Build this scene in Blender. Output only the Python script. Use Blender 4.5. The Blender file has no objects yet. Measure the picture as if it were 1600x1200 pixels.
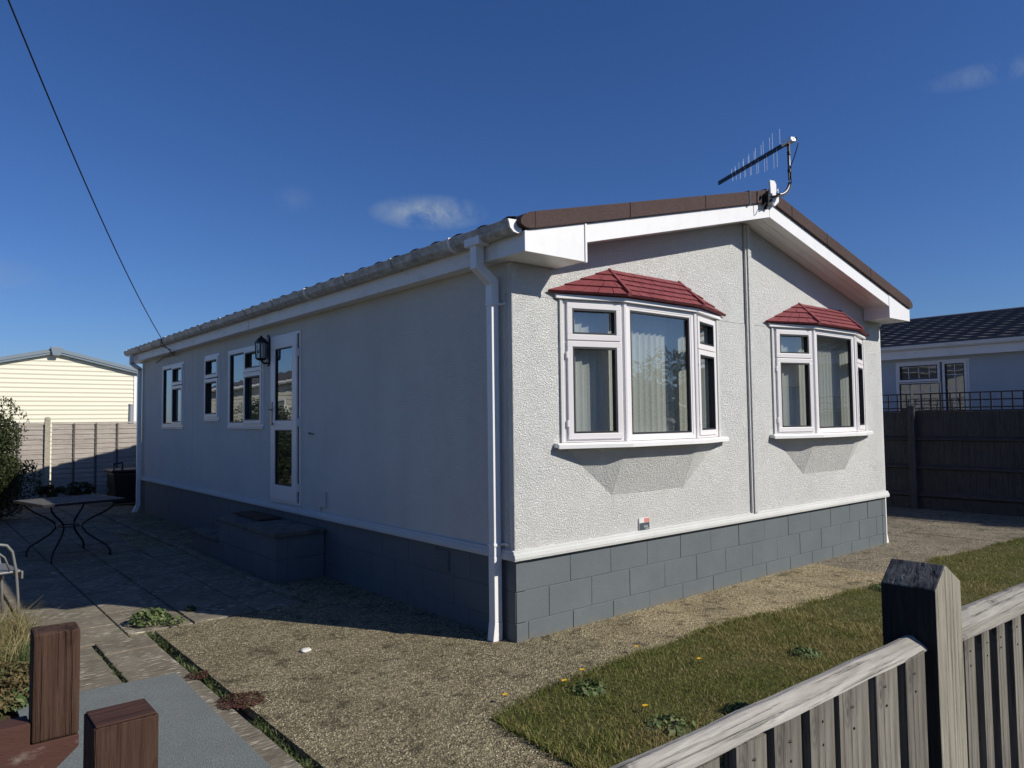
import bpy, bmesh, math, random
import numpy as np
from mathutils import Vector, Matrix
random.seed(7); rng = np.random.default_rng(11)
S = bpy.context.scene
C = S.collection
R = math.radians
# ------------------------------------------------------------------ camera
CX, CY, CZ = -3.3773, -4.0378, 1.5796
YAW, PITCH, ROLL = 0.6948, 0.0497, -0.01242
cam = bpy.data.cameras.new('camera'); cam_o = bpy.data.objects.new('camera', cam); C.objects.link(cam_o)
cam.sensor_width = 36; cam.sensor_fit = 'HORIZONTAL'; cam.lens = 36*1140.25/1600
cam.clip_start = 0.02; cam.clip_end = 2000
_f = Vector((math.sin(YAW)*math.cos(PITCH), math.cos(YAW)*math.cos(PITCH), math.sin(PITCH)))
_r = Vector((math.cos(YAW), -math.sin(YAW), 0)); _u = _r.cross(_f)
_r2 = _r*math.cos(ROLL)+_u*math.sin(ROLL); _u2 = -_r*math.sin(ROLL)+_u*math.cos(ROLL)
cam_o.matrix_world = Matrix(((_r2.x, _u2.x, -_f.x, CX), (_r2.y, _u2.y, -_f.y, CY), (_r2.z, _u2.z, -_f.z, CZ), (0, 0, 0, 1)))
S.camera = cam_o
# ------------------------------------------------------------------ sun and sky
SUN = Vector((0.587, -1.0, 0.754)).normalized()      # towards the sun
SUN_EL = math.asin(SUN.z); SUN_AZ = math.atan2(SUN.x, SUN.y)
sl = bpy.data.lights.new('sun', 'SUN'); sl.energy = 4.9; sl.angle = R(0.53); sl.color = (1.0, 0.95, 0.86)
so = bpy.data.objects.new('sun', sl); C.objects.link(so)
so.rotation_euler = SUN.to_track_quat('Z', 'Y').to_euler(); so.location = (4, -6, 9)
S.view_settings.view_transform = 'Standard'; S.view_settings.look = 'None'
S.view_settings.exposure = 0.0; S.view_settings.gamma = 1.0; S.view_settings.use_curve_mapping = False
W = bpy.data.worlds.new('World'); S.world = W; W.use_nodes = True
nt = W.node_tree; nt.nodes.clear()
def wn(t, **k):
    n = nt.nodes.new(t)
    for a, b in k.items(): setattr(n, a, b)
    return n
sky = wn('ShaderNodeTexSky', sky_type='NISHITA', sun_disc=False)
sky.sun_elevation = SUN_EL; sky.sun_rotation = SUN_AZ
sky.altitude = 0; sky.air_density = 1.0; sky.dust_density = 0.35; sky.ozone_density = 3.2
hs = wn('ShaderNodeHueSaturation'); hs.inputs['Saturation'].default_value = 1.12; hs.inputs['Value'].default_value = 1.0
nt.links.new(sky.outputs[0], hs.inputs['Color'])
tint = wn('ShaderNodeMix', data_type='RGBA', blend_type='MULTIPLY'); tint.inputs[0].default_value = 1
tint.inputs[7].default_value = (0.665, 0.855, 1.27, 1)
nt.links.new(hs.outputs[0], tint.inputs[6])
tc = wn('ShaderNodeTexCoord'); cn = wn('ShaderNodeTexNoise'); cn.inputs['Scale'].default_value = 13; cn.inputs['Detail'].default_value = 9; cn.inputs['Roughness'].default_value = .66; cn.inputs['Distortion'].default_value = .6
nt.links.new(tc.outputs['Generated'], cn.inputs['Vector'])
def wm(op, a, b=None, c=None):
    n = wn('ShaderNodeMath', operation=op)
    for i, v in enumerate((a, b, c)):
        if v is None: continue
        if isinstance(v, (int, float)): n.inputs[i].default_value = v
        else: nt.links.new(v, n.inputs[i])
    return n.outputs[0]
def wv(op, a, b):
    n = wn('ShaderNodeVectorMath', operation=op)
    for i, v in enumerate((a, b)):
        if isinstance(v, (tuple, list)): n.inputs[i].default_value = v
        else: nt.links.new(v, n.inputs[i])
    return n
last = tint.outputs[2]
total = None
for (cx, cy, cz, a, b, s) in [(0.529, 0.802, 0.276, .082, .024, 1.2), (0.377, 0.882, 0.284, .03, .02, .16),
                              (0.897, 0.252, 0.368, .075, .014, .5), (0.05, .98, .165, .09, .03, .25)]:
    d = wv('SUBTRACT', tc.outputs['Generated'], (cx, cy, cz))
    h = math.hypot(cx, cy); rt = (cy/h, -cx/h, 0)
    uu = wm('DIVIDE', wv('DOT_PRODUCT', d.outputs[0], rt).outputs['Value'], a)
    ww = wm('DIVIDE', wv('DOT_PRODUCT', d.outputs[0], (0, 0, 1)).outputs['Value'], b)
    r2 = wm('ADD', wm('MULTIPLY', uu, uu), wm('MULTIPLY', ww, ww))
    m = wm('SUBTRACT', 1.0, wm('SQRT', r2))
    m = wm('MAXIMUM', m, 0)
    nz = wm('SUBTRACT', wm('MULTIPLY', cn.outputs[0], 4.0), 1.55)
    m = wm('MULTIPLY', wm('MULTIPLY', m, wm('MINIMUM', wm('MAXIMUM', nz, 0), 1)), s)
    total = m if total is None else wm('ADD', total, m)
cm = wn('ShaderNodeMix', data_type='RGBA'); nt.links.new(wm('MINIMUM', total, .8), cm.inputs[0])
nt.links.new(last, cm.inputs[6]); cm.inputs[7].default_value = (4.2, 5.2, 6.6, 1)
bg = wn('ShaderNodeBackground'); bg.inputs[1].default_value = 0.07
nt.links.new(cm.outputs[2], bg.inputs[0])
wo = wn('ShaderNodeOutputWorld'); nt.links.new(bg.outputs[0], wo.inputs[0])

# ------------------------------------------------------------------ materials
class Mat:
    def __init__(s, name, rough=.6, col=(.5, .5, .5), metal=0, spec=.5):
        s.m = bpy.data.materials.new(name); s.m.use_nodes = True; s.t = s.m.node_tree
        s.b = s.t.nodes['Principled BSDF']; s.b.inputs['Roughness'].default_value = rough
        s.b.inputs['Base Color'].default_value = (*col, 1); s.b.inputs['Metallic'].default_value = metal
        s.b.inputs['Specular IOR Level'].default_value = spec
        s.tc = s.t.nodes.new('ShaderNodeTexCoord'); s.col = None
    def n(s, t, **k):
        n = s.t.nodes.new(t)
        for a, b in k.items(): setattr(n, a, b)
        return n
    def l(s, a, b): s.t.links.new(a, b)
    def vec(s, sc=(1, 1, 1)):
        mp = s.n('ShaderNodeMapping'); mp.inputs['Scale'].default_value = sc; s.l(s.tc.outputs['Object'], mp.inputs[0]); return mp.outputs[0]
    def noise(s, scale, detail=4, rough=.55, sc=(1, 1, 1), dist=0):
        n = s.n('ShaderNodeTexNoise'); n.inputs['Scale'].default_value = scale; n.inputs['Detail'].default_value = detail
        n.inputs['Roughness'].default_value = rough; n.inputs['Distortion'].default_value = dist
        s.l(s.vec(sc), n.inputs['Vector']); return n.outputs[0]
    def vor(s, scale, feat='F1', sc=(1, 1, 1), out='Distance'):
        n = s.n('ShaderNodeTexVoronoi', feature=feat); n.inputs['Scale'].default_value = scale
        s.l(s.vec(sc), n.inputs['Vector']); return n.outputs[out]
    def ramp(s, f, stops):
        r = s.n('ShaderNodeValToRGB'); e = r.color_ramp.elements
        while len(e) < len(stops): e.new(.5)
        for i, (p, c) in enumerate(stops):
            e[i].position = p
            if isinstance(c, (int, float)): c = (c, c, c)
            e[i].color = (*c, 1)
        s.l(f, r.inputs[0]); return r.outputs[0]
    def mix(s, f, a, b, mode='MIX'):
        m = s.n('ShaderNodeMix', data_type='RGBA', blend_type=mode)
        for i, v in ((0, f), (6, a), (7, b)):
            if isinstance(v, (int, float)): m.inputs[i].default_value = v
            elif isinstance(v, tuple): m.inputs[i].default_value = (*v, 1)
            else: s.l(v, m.inputs[i])
        return m.outputs[2]
    def math(s, op, a, b=0.0):
        m = s.n('ShaderNodeMath', operation=op)
        for i, v in ((0, a), (1, b)):
            if isinstance(v, (int, float)): m.inputs[i].default_value = v
            else: s.l(v, m.inputs[i])
        return m.outputs[0]
    def color(s, c): s.l(c, s.b.inputs['Base Color']); return s
    def bump(s, h, dist=.005, strength=1.0, prev=None):
        b = s.n('ShaderNodeBump'); b.inputs['Strength'].default_value = strength; b.inputs['Distance'].default_value = dist
        s.l(h, b.inputs['Height'])
        if prev is not None: s.l(prev, b.inputs['Normal'])
        s.l(b.outputs[0], s.b.inputs['Normal']); s.last = b.outputs[0]; return b.outputs[0]
M = {}
def render_wall(name, c, dist=.005):
    m = Mat(name, .85, c, spec=.25)
    big = m.noise(1.3, 5, .6)
    col = m.mix(m.ramp(big, [(.35, 0), (.7, 1)]), tuple(x*.94 for x in c), tuple(min(1, x*1.04) for x in c))
    streak = m.noise(3.2, 4, .6, (1, 1, .12))
    col = m.mix(m.ramp(streak, [(.52, 0), (.8, .22)]), col, tuple(x*.72 for x in c))
    m.color(col)
    n1 = m.noise(96, 3, .65, dist=.9); v = m.vor(100, 'F1'); n3 = m.noise(7, 3)
    h = m.math('MULTIPLY', m.math('ADD', m.ramp(n1, [(.36, 0), (.60, 1)]), m.math('MULTIPLY', v, .7)), m.ramp(n3, [(.3, .82), (.65, 1)]))
    m.bump(h, dist); return m.m
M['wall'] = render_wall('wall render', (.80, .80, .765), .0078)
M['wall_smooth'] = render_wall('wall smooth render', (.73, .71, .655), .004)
M['trim_wall'] = render_wall('wall trim paint', (.60, .605, .58), .0015)
def pvc(name, c=(.78, .77, .75), dirt=.25, rough=.35):
    m = Mat(name, rough, c)
    n = m.noise(5, 6, .65)
    m.color(m.mix(m.ramp(n, [(.5, 0), (.85, dirt)]), c, tuple(x*.45 for x in c)))
    m.bump(m.noise(14, 3), .0015, .5); return m.m
M['pvc'] = pvc('white plastic'); M['pvc_clean'] = pvc('white plastic clean', (.80, .79, .77), .2)
M['frame'] = pvc('window frame plastic', (.74, .71, .70), .1)
m = Mat('weathered plastic', .55); a = m.noise(9, 8, .7); b_ = m.noise(28, 6, .7, (1, .25, 1))
c0 = m.mix(m.ramp(a, [(.36, 0), (.66, 1)]), (.62, .60, .57), (.24, .23, .21))
m.color(m.mix(m.ramp(b_, [(.50, 0), (.76, .8)]), c0, (.13, .125, .11))); m.bump(a, .004); M['gutter'] = m.m
m = Mat('fascia weathered', .5); a = m.noise(6, 8, .7, (1, .5, 1.4)); b_ = m.noise(2.2, 3)
c0 = m.mix(m.ramp(a, [(.52, 0), (.8, .6)]), (.78, .75, .72), (.36, .33, .29))
m.color(c0); m.bump(b_, .004); M['fascia'] = m.m
m = Mat('skirting paint', .65, spec=.3); a = m.noise(2.5, 6, .6); b_ = m.noise(60, 3)
c0 = m.mix(m.ramp(a, [(.3, 0), (.75, 1)]), (.108, .127, .136), (.130, .149, .158))
m.color(m.mix(m.ramp(m.noise(20, 6, .7), [(.62, 0), (.8, .35)]), c0, (.23, .25, .25)))
sx = m.n('ShaderNodeSeparateXYZ'); m.l(m.tc.outputs['Object'], sx.inputs[0])
m.color(m.mix(m.ramp(m.math('SUBTRACT', m.noise(11, 6, .7), m.math('MULTIPLY', sx.outputs[2], 4.5)), [(.30, 0), (.60, .5)]), m.mix(m.ramp(m.noise(20, 6, .7), [(.62, 0), (.8, .35)]), c0, (.23, .25, .25)), (.17, .15, .11)))
m.bump(m.math('ADD', m.math('MULTIPLY', b_, .35), m.math('MULTIPLY', m.noise(9, 4), 1.2)), .003); M['skirt'] = m.m
def grit(name, c1, c2, sc=260, rough=.9):
    m = Mat(name, rough, spec=.2); v = m.noise(sc, 2, .6); a = m.noise(4, 4)
    c = m.mix(m.ramp(v, [(.35, 0), (.68, 1)]), c1, c2)
    m.color(m.mix(m.ramp(a, [(.4, 0), (.8, .3)]), c, tuple(x*.6 for x in c1))); m.bump(v, .003); return m.m
M['verge'] = grit('brown gritted verge', (.05, .032, .029), (.11, .077, .070))
M['roof'] = grit('dark roof tile', (.07, .065, .07), (.17, .155, .16), 60)
M['roof_brown'] = grit('brown roof tile', (.05, .03, .027), (.11, .07, .06), 120)
m = Mat('red canopy tile', .7, spec=.3); a = m.noise(7, 5); v = m.noise(120, 2)
c0 = m.mix(m.ramp(a, [(.3, 0), (.8, 1)]), (.17, .036, .042), (.25, .065, .07))
m.color(m.mix(m.ramp(m.noise(30, 6, .75), [(.60, 0), (.74, .5)]), c0, (.36, .20, .18))); m.bump(v, .002); M['red'] = m.m
M['black'] = Mat('black rubber', .5, (.012, .013, .016)).m
M['blackmetal'] = Mat('black painted metal', .4, (.014, .014, .017)).m
M['steel'] = Mat('bright steel', .3, (.62, .62, .62), 1).m
M['alu'] = Mat('dull aluminium', .42, (.68, .69, .70), .85).m
M['dullpipe'] = Mat('dull dark steel', .45, (.16, .165, .17), .7).m
M['brass'] = Mat('worn brass', .35, (.32, .28, .22), 1).m
# glass: see-through with fresnel reflection
def glass(name, tr=(.78, .82, .81), f0=.17):
    m = bpy.data.materials.new(name); m.use_nodes = True; t = m.node_tree; t.nodes.clear()
    o = t.nodes.new('ShaderNodeOutputMaterial'); a = t.nodes.new('ShaderNodeBsdfTransparent'); a.inputs[0].default_value = (*tr, 1)
    g = t.nodes.new('ShaderNodeBsdfGlossy'); g.inputs['Roughness'].default_value = .012; g.inputs[0].default_value = (.92, .96, 1, 1)
    lw = t.nodes.new('ShaderNodeLayerWeight'); pw = t.nodes.new('ShaderNodeMath'); pw.operation = 'POWER'; pw.inputs[1].default_value = 3.6; lw.inputs[0].default_value = .5
    f = t.nodes.new('ShaderNodeMath'); f.operation = 'MULTIPLY_ADD'; f.inputs[1].default_value = 1-f0; f.inputs[2].default_value = f0; t.links.new(lw.outputs['Facing'], pw.inputs[0]); t.links.new(pw.outputs[0], f.inputs[0])
    no = t.nodes.new('ShaderNodeTexNoise'); no.inputs['Scale'].default_value = 2.2; bm_ = t.nodes.new('ShaderNodeBump'); bm_.inputs['Distance'].default_value = .0022
    tcc = t.nodes.new('ShaderNodeTexCoord'); t.links.new(tcc.outputs['Object'], no.inputs[0]); t.links.new(no.outputs[0], bm_.inputs['Height']); t.links.new(bm_.outputs[0], g.inputs['Normal'])
    x = t.nodes.new('ShaderNodeMixShader'); t.links.new(f.outputs[0], x.inputs[0]); t.links.new(a.outputs[0], x.inputs[1]); t.links.new(g.outputs[0], x.inputs[2])
    t.links.new(x.outputs[0], o.inputs[0]); return m
M['glass'] = glass('window glass')
M['lamp_glass'] = glass('lantern glass', (.85, .85, .85), .04)
m = Mat('blind fabric', .9, (.66, .63, .55)); m.color(m.mix(m.ramp(m.noise(60, 3, sc=(1, 1, 3)), [(.3, 0), (.7, 1)]), (.66, .64, .57), (.80, .78, .71))); M['blind'] = m.m
M['room'] = Mat('room wall', .9, (.60, .57, .50)).m
M['room_floor'] = Mat('room carpet', .95, (.12, .10, .085)).m
# ground
def concrete(name, c1, c2, peb, scale=1.0, patches=True, gold=False):
    m = Mat(name, .92, spec=.2)
    v = m.n('ShaderNodeTexVoronoi', feature='F1'); v.inputs['Scale'].default_value = 84*scale; v.inputs['Randomness'].default_value = 1; m.l(m.vec(), v.inputs['Vector'])
    sep = m.n('ShaderNodeSeparateColor'); m.l(v.outputs['Color'], sep.inputs[0])
    base = m.mix(m.ramp(m.noise(2.1, 7, .65), [(.33, 0), (.68, 1)]), c1, c2)
    if gold:      # a newer golden gravel bed in front of the gable
        sx = m.n('ShaderNodeSeparateXYZ'); m.l(m.tc.outputs['Object'], sx.inputs[0])
        gm = m.ramp(m.math('ADD', m.math('MULTIPLY', sx.outputs[0], .5), m.math('MULTIPLY', m.noise(3, 5, .6), .9)), [(.62, 0), (1.25, 1)])
        base = m.mix(gm, base, (.36, .285, .165))
    fl2 = m.noise(34, 5, .75); base = m.mix(m.ramp(fl2, [(.40, .75), (.50, 0)]), base, tuple(x*.42 for x in c1)); base = m.mix(m.ramp(fl2, [(.52, 0), (.62, .8)]), base, tuple(min(1, x*1.55) for x in c2))
    stone = m.ramp(sep.outputs[0], [(0, tuple(x*.08 for x in peb)), (.4, tuple(x*.34 for x in peb)), (.7, tuple(x*1.05 for x in peb)), (1, tuple(min(1, x*2.0) for x in peb))])
    mask = m.math('MULTIPLY', m.ramp(sep.outputs[1], [(.25, 0), (.32, 1)]), m.ramp(v.outputs['Distance'], [(.35, 1), (.5, 0)]))
    if patches: mask = m.math('MULTIPLY', mask, m.ramp(m.noise(1.4, 6, .7), [(.3, .3), (.6, 1)]))
    c = m.mix(mask, base, stone)
    c = m.mix(m.ramp(m.noise(6, 8, .72), [(.53, 0), (.63, .8)]), c, tuple(x*.33 for x in c1))
    c = m.mix(m.ramp(m.noise(1.6, 6, .65), [(.46, 0), (.70, .5)]), c, tuple(x*.55 for x in c1))
    m.color(c)
    h = m.math('ADD', m.math('MULTIPLY', m.ramp(v.outputs['Distance'], [(.1, 1), (.6, 0)]), 1.0), m.math('MULTIPLY', m.noise(22, 6, .7), 1.6))
    m.bump(h, .006); return m.m
M['concrete'] = concrete('exposed aggregate concrete', (.165, .135, .078), (.27, .228, .135), (.54, .455, .30), gold=True)
M['path'] = concrete('golden gravel path', (.24, .195, .12), (.32, .26, .16), (.48, .39, .26), 1.0, False)
M['farpath'] = concrete('far concrete', (.17, .145, .10), (.27, .23, .165), (.42, .36, .26), .9)
m = Mat('paving slab', .93, spec=.2)
a = m.noise(3.0, 7, .7); fl = m.noise(24, 3, .5, (.55, 2.2, 1)); fm = m.noise(3.3, 3)
c0 = m.mix(m.ramp(a, [(.3, 0), (.7, 1)]), (.125, .108, .078), (.245, .212, .155))
c0 = m.mix(m.math('MULTIPLY', m.ramp(fl, [(.57, 0), (.63, 1)]), m.ramp(fm, [(.4, .15), (.6, 1)])), c0, (.52, .47, .37))
c0 = m.mix(m.ramp(m.noise(14, 6, .7, (.6, 2, 1)), [(.55, 0), (.7, .6)]), c0, (.06, .055, .045))
m.color(c0); m.bump(m.math('ADD', m.noise(20, 6, .7, (.5, 2, 1)), fl), .008); M['slab'] = m.m
m = Mat('mat felt', .95, spec=.1); v = m.noise(220, 2, .6)
c0 = m.mix(m.ramp(v, [(.35, 0), (.7, 1)]), (.105, .12, .115), (.28, .295, .28))
m.color(m.mix(m.ramp(m.noise(3, 5), [(.4, 0), (.8, .35)]), c0, (.09, .10, .095))); m.bump(v, .004); M['mat'] = m.m
m = Mat('soil', .95, spec=.1); a = m.noise(9, 7, .7)
m.color(m.mix(m.ramp(a, [(.35, 0), (.7, 1)]), (.035, .03, .018), (.10, .085, .045))); m.bump(a, .03); M['soil'] = m.m
m = Mat('lawn ground', .95, spec=.1); a = m.noise(7, 7, .7)
m.color(m.mix(m.ramp(a, [(.35, 0), (.7, 1)]), (.06, .062, .02), (.12, .11, .04))); m.bump(m.noise(60, 4), .02); M['lawnsoil'] = m.m
m = Mat('outer ground', .95, spec=.1); a = m.noise(.5, 7, .7)
m.color(m.mix(m.ramp(a, [(.35, 0), (.7, 1)]), (.10, .095, .07), (.16, .145, .11))); m.bump(a, .03); M['ground'] = m.m
def blades(name, c1, c2, c3):
    m = Mat(name, .7, spec=.25); at = m.n('ShaderNodeAttribute', attribute_name='rnd'); sep = m.n('ShaderNodeSeparateColor'); m.l(at.outputs['Color'], sep.inputs[0])
    c = m.mix(sep.outputs[0], c1, c2); c = m.mix(m.ramp(sep.outputs[1], [(.62, 0), (.72, 1)]), c, c3)
    m.color(c)
    tr = m.n('ShaderNodeBsdfTranslucent'); m.l(c, tr.inputs[0]); mx = m.n('ShaderNodeMixShader'); mx.inputs[0].default_value = .28
    out = m.t.nodes['Material Output']; m.l(m.b.outputs[0], mx.inputs[1]); m.l(tr.outputs[0], mx.inputs[2]); m.l(mx.outputs[0], out.inputs[0]); return m.m
M['grass'] = blades('lawn grass', (.095, .12, .022), (.20, .225, .052), (.32, .265, .11))
M['grit'] = blades('loose grit stone', (.10, .085, .06), (.50, .44, .33), (.62, .57, .46))
M['weed'] = blades('weed leaf', (.06, .10, .03), (.14, .19, .07), (.20, .22, .10))
M['dry'] = blades('dry grass', (.24, .19, .09), (.42, .34, .18), (.16, .17, .06))
M['redweed'] = blades('red stonecrop', (.08, .03, .025), (.15, .06, .045), (.10, .08, .04))
M['bush'] = blades('bush leaf', (.018, .03, .010), (.048, .065, .022), (.085, .095, .035))
M['tree'] = blades('tree leaf', (.03, .05, .02), (.07, .09, .03), (.09, .10, .04))
M['brownleaf'] = blades('withered leaf', (.11, .075, .035), (.22, .16, .07), (.09, .10, .035))
M['yellow'] = Mat('yellow petals', .6, (.75, .48, .02)).m
M['bark'] = grit('bark', (.05, .04, .03), (.12, .10, .075), 30)
M['stone'] = Mat('white stone', .8, (.62, .60, .55)).m
def wood(name, c1, c2, grain='z', knots=True, dark=(.05, .045, .04), k=1.0, sc=1.0):
    m = Mat(name, .85, spec=.2); s_ = {'x': (.06, 1, 1), 'y': (1, .06, 1), 'z': (1, 1, .06)}[grain]
    g = m.noise(95*sc, 5, .65, s_, .4); g2 = m.noise(14*sc, 5, .6, s_, 1.2)
    c = m.mix(m.ramp(g, [(.3, 0), (.7, 1)]), c1, c2)
    c = m.mix(m.ramp(g2, [(.55, 0), (.78, .55*k)]), c, dark)
    c = m.mix(m.ramp(m.noise(3, 5, .6), [(.4, 0), (.8, .35*k)]), c, tuple(x*.6 for x in c1))
    if knots:
        s2 = {'x': (.45, 1, 1), 'y': (1, .45, 1), 'z': (1, 1, .45)}[grain]
        v = m.vor(15, 'F1', s2); c = m.mix(m.ramp(v, [(.0, .9), (.07, .8), (.10, .1), (.14, .45), (.20, 0)]), c, dark)
    oi = m.n('ShaderNodeObjectInfo'); c = m.mix(m.math('MULTIPLY', oi.outputs['Random'], .38), c, tuple(x*.45 for x in c1))
    crk = m.noise(120*sc, 4, .6, {'x': (.02, 1, 1), 'y': (1, .02, 1), 'z': (1, 1, .02)}[grain], .3)
    c = m.mix(m.ramp(crk, [(.58, 0), (.70, .26)]), c, dark)
    m.color(c); m.bump(m.math('SUBTRACT', m.math('ADD', g, m.math('MULTIPLY', g2, .8)), m.math('MULTIPLY', m.ramp(crk, [(.56, 0), (.68, 1)]), .8)), .004); return m.m
M['wood_z'] = wood('weathered grey picket', (.12, .108, .088), (.29, .268, .225), k=1.3)
M['wood_x'] = wood('weathered grey rail', (.27, .25, .215), (.55, .52, .46), 'x', dark=(.08, .07, .058), k=1.5)
M['post'] = wood('weathered grey post', (.27, .25, .19), (.50, .46, .375), k=.9)
M['algae_shade_black'] = wood('algae and shade blackened wood', (.012, .013, .013), (.045, .046, .044), k=.5)  # algae and painted-in shade in one colour: post's unlit face, back pickets
M['post_top'] = wood('dark weathered end grain', (.014, .014, .015), (.26, .26, .25), 'x', False, sc=.42)
M['nail'] = Mat('rusty nail head', .7, (.035, .028, .024), .3).m
M['brown_z'] = wood('brown stained wood', (.064, .034, .022), (.112, .064, .044), 'z', dark=(.028, .015, .011), k=1.2)
M['brown_top'] = wood('brown stained end grain', (.06, .028, .02), (.13, .065, .048), 'x', False, dark=(.02, .012, .01))
m = Mat('worn brown rail', .8, spec=.2); a = m.noise(10, 7, .7, (.4, 1, 1))
m.color(m.mix(m.ramp(a, [(.52, 0), (.66, .7)]), (.075, .035, .026), (.34, .30, .26))); m.bump(a, .006); M['brown_x'] = m.m
M['darkfence'] = wood('dark stained boards', (.055, .055, .058), (.11, .106, .106), dark=(.022, .022, .025))
M['darkrail'] = wood('dark stained rail', (.055, .052, .052), (.10, .09, .088), 'y', False)
M['lap'] = wood('silvered lap boards', (.33, .29, .25), (.52, .47, .42), 'x', dark=(.17, .14, .12), sc=.5)
M['lapdark'] = wood('dark batten', (.10, .09, .08), (.20, .18, .16))
m = Mat('concrete post', .9); a = m.noise(30, 6, .7); m.color(m.mix(m.ramp(a, [(.4, 0), (.7, 1)]), (.30, .27, .20), (.46, .42, .33))); m.bump(a, .005); M['cpost'] = m.m
M['cream'] = Mat('cream siding', .6, (.74, .70, .55)).m
M['cream_trim'] = Mat('cream corner trim', .5, (.80, .80, .76)).m
M['blueverge'] = Mat('blue grey verge', .5, (.17, .215, .25)).m
M['nwall'] = render_wall('neighbour wall render', (.50, .54, .57), .003)
m = Mat('step slab top', .93); a = m.noise(8, 7, .7); m.color(m.mix(m.ramp(a, [(.35, 0), (.7, 1)]), (.07, .065, .055), (.17, .155, .13))); m.bump(a, .012); M['step'] = m.m
M['matboard'] = wood('doormat board', (.09, .06, .04), (.17, .115, .075), 'y')
M['chair'] = Mat('pale grey metal', .5, (.16, .16, .155), .1).m
m = Mat('table stone top', .75, (.30, .28, .25), spec=.15); a = m.noise(18, 6, .6); m.color(m.mix(a, (.06, .058, .052), (.17, .16, .145))); M['tabletop'] = m.m
M['bulb'] = Mat('white lamp tube', .4, (.75, .75, .75)).m
M['plate_red'] = Mat('plate red', .5, (.62, .22, .18)).m; M['plate_dark'] = Mat('plate dark', .5, (.06, .08, .09)).m
M['plate_white'] = Mat('plate white', .5, (.70, .68, .66)).m
M['plate_grey'] = Mat('plate grey', .5, (.28, .30, .32)).m

# ------------------------------------------------------------------ mesh helpers
class MB:
    def __init__(s): s.v = []; s.f = []; s.mi = []; s.cur = 0
    def poly(s, pts):
        i = len(s.v); s.v += [tuple(p) for p in pts]; s.f.append(tuple(range(i, i+len(pts)))); s.mi.append(s.cur); return s
    def hexa(s, p):      # p: 8 points, bottom ring 0-3 then top ring 4-7
        i = len(s.v); s.v += [tuple(q) for q in p]
        for q in ((0, 3, 2, 1), (4, 5, 6, 7), (0, 1, 5, 4), (1, 2, 6, 5), (2, 3, 7, 6), (3, 0, 4, 7)):
            s.f.append(tuple(i+k for k in q)); s.mi.append(s.cur)
        return s
    def box(s, x0, x1, y0, y1, z0, z1, T=None):
        p = [(x0, y0, z0), (x1, y0, z0), (x1, y1, z0), (x0, y1, z0), (x0, y0, z1), (x1, y0, z1), (x1, y1, z1), (x0, y1, z1)]
        if T: p = [T(*q) for q in p]
        return s.hexa(p)
    def prism(s, pts, a0, a1, ax='y', T=None):
        n = len(pts); i = len(s.v)
        mk = {'y': lambda u, w, a: (u, a, w), 'x': lambda u, w, a: (a, u, w), 'z': lambda u, w, a: (u, w, a)}[ax]
        for a in (a0, a1):
            for u, w in pts:
                q = mk(u, w, a); s.v.append(T(*q) if T else q)
        s.f.append(tuple(range(i, i+n))); s.f.append(tuple(reversed(range(i+n, i+2*n)))); s.mi += [s.cur]*2
        for k in range(n):
            j = (k+1) % n; s.f.append((i+k, i+n+k, i+n+j, i+j)); s.mi.append(s.cur)
        return s
    def tube(s, pts, r, n=8, cap=True):
        pts = [Vector(p) for p in pts]; rr = r if isinstance(r, (list, tuple)) else [r]*len(pts); rings = []
        up = Vector((0, 0, 1))
        for k, p in enumerate(pts):
            d = (pts[min(k+1, len(pts)-1)]-pts[max(k-1, 0)]).normalized()
            a = d.cross(up)
            if a.length < .05: a = d.cross(Vector((1, 0, 0)))
            a.normalize(); b = d.cross(a); i = len(s.v)
            for j in range(n):
                t = 2*math.pi*j/n; s.v.append(tuple(p+(a*math.cos(t)+b*math.sin(t))*rr[k]))
            rings.append(i)
        for k in range(len(rings)-1):
            for j in range(n):
                s.f.append((rings[k]+j, rings[k]+(j+1) % n, rings[k+1]+(j+1) % n, rings[k+1]+j)); s.mi.append(s.cur)
        if cap:
            s.f.append(tuple(rings[0]+j for j in reversed(range(n)))); s.f.append(tuple(rings[-1]+j for j in range(n))); s.mi += [s.cur]*2
        return s
def wloc(o):
    p = Vector((0, 0, 0))
    while o is not None: p = p+o.location; o = o.parent
    return p
def obj(name, mb, mats, parent=None, bev=0, smooth=False, origin=None, seg=2):
    me = bpy.data.meshes.new(name); v = np.array(mb.v, dtype=float)
    if origin is None:
        lo = v.min(0); hi = v.max(0); origin = Vector(((lo[0]+hi[0])/2, (lo[1]+hi[1])/2, lo[2]))
    origin = Vector(origin); v = v-np.array(origin)
    me.from_pydata(v.tolist(), [], mb.f)
    if not isinstance(mats, (list, tuple)): mats = [mats]
    for q in mats: me.materials.append(M[q] if isinstance(q, str) else q)
    if len(mats) > 1: me.polygons.foreach_set('material_index', mb.mi)
    bm = bmesh.new(); bm.from_mesh(me)
    bmesh.ops.recalc_face_normals(bm, faces=bm.faces); bm.to_mesh(me); bm.free()
    if smooth: me.polygons.foreach_set('use_smooth', [True]*len(me.polygons))
    o = bpy.data.objects.new(name, me); C.objects.link(o)
    if parent: o.parent = parent; o.location = origin-wloc(parent)
    else: o.location = origin
    if bev:
        b = o.modifiers.new('bevel', 'BEVEL'); b.width = bev; b.segments = seg; b.limit_method = 'ANGLE'; b.angle_limit = R(40)
    return o
def empty(name, loc): 
    o = bpy.data.objects.new(name, None); C.objects.link(o); o.location = loc; o.empty_display_size = .2; return o
def tag(o, label=None, cat=None, group=None, kind=None):
    for k, v in (('label', label), ('category', cat), ('group', group), ('kind', kind)):
        if v: o[k] = v
    return o
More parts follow.
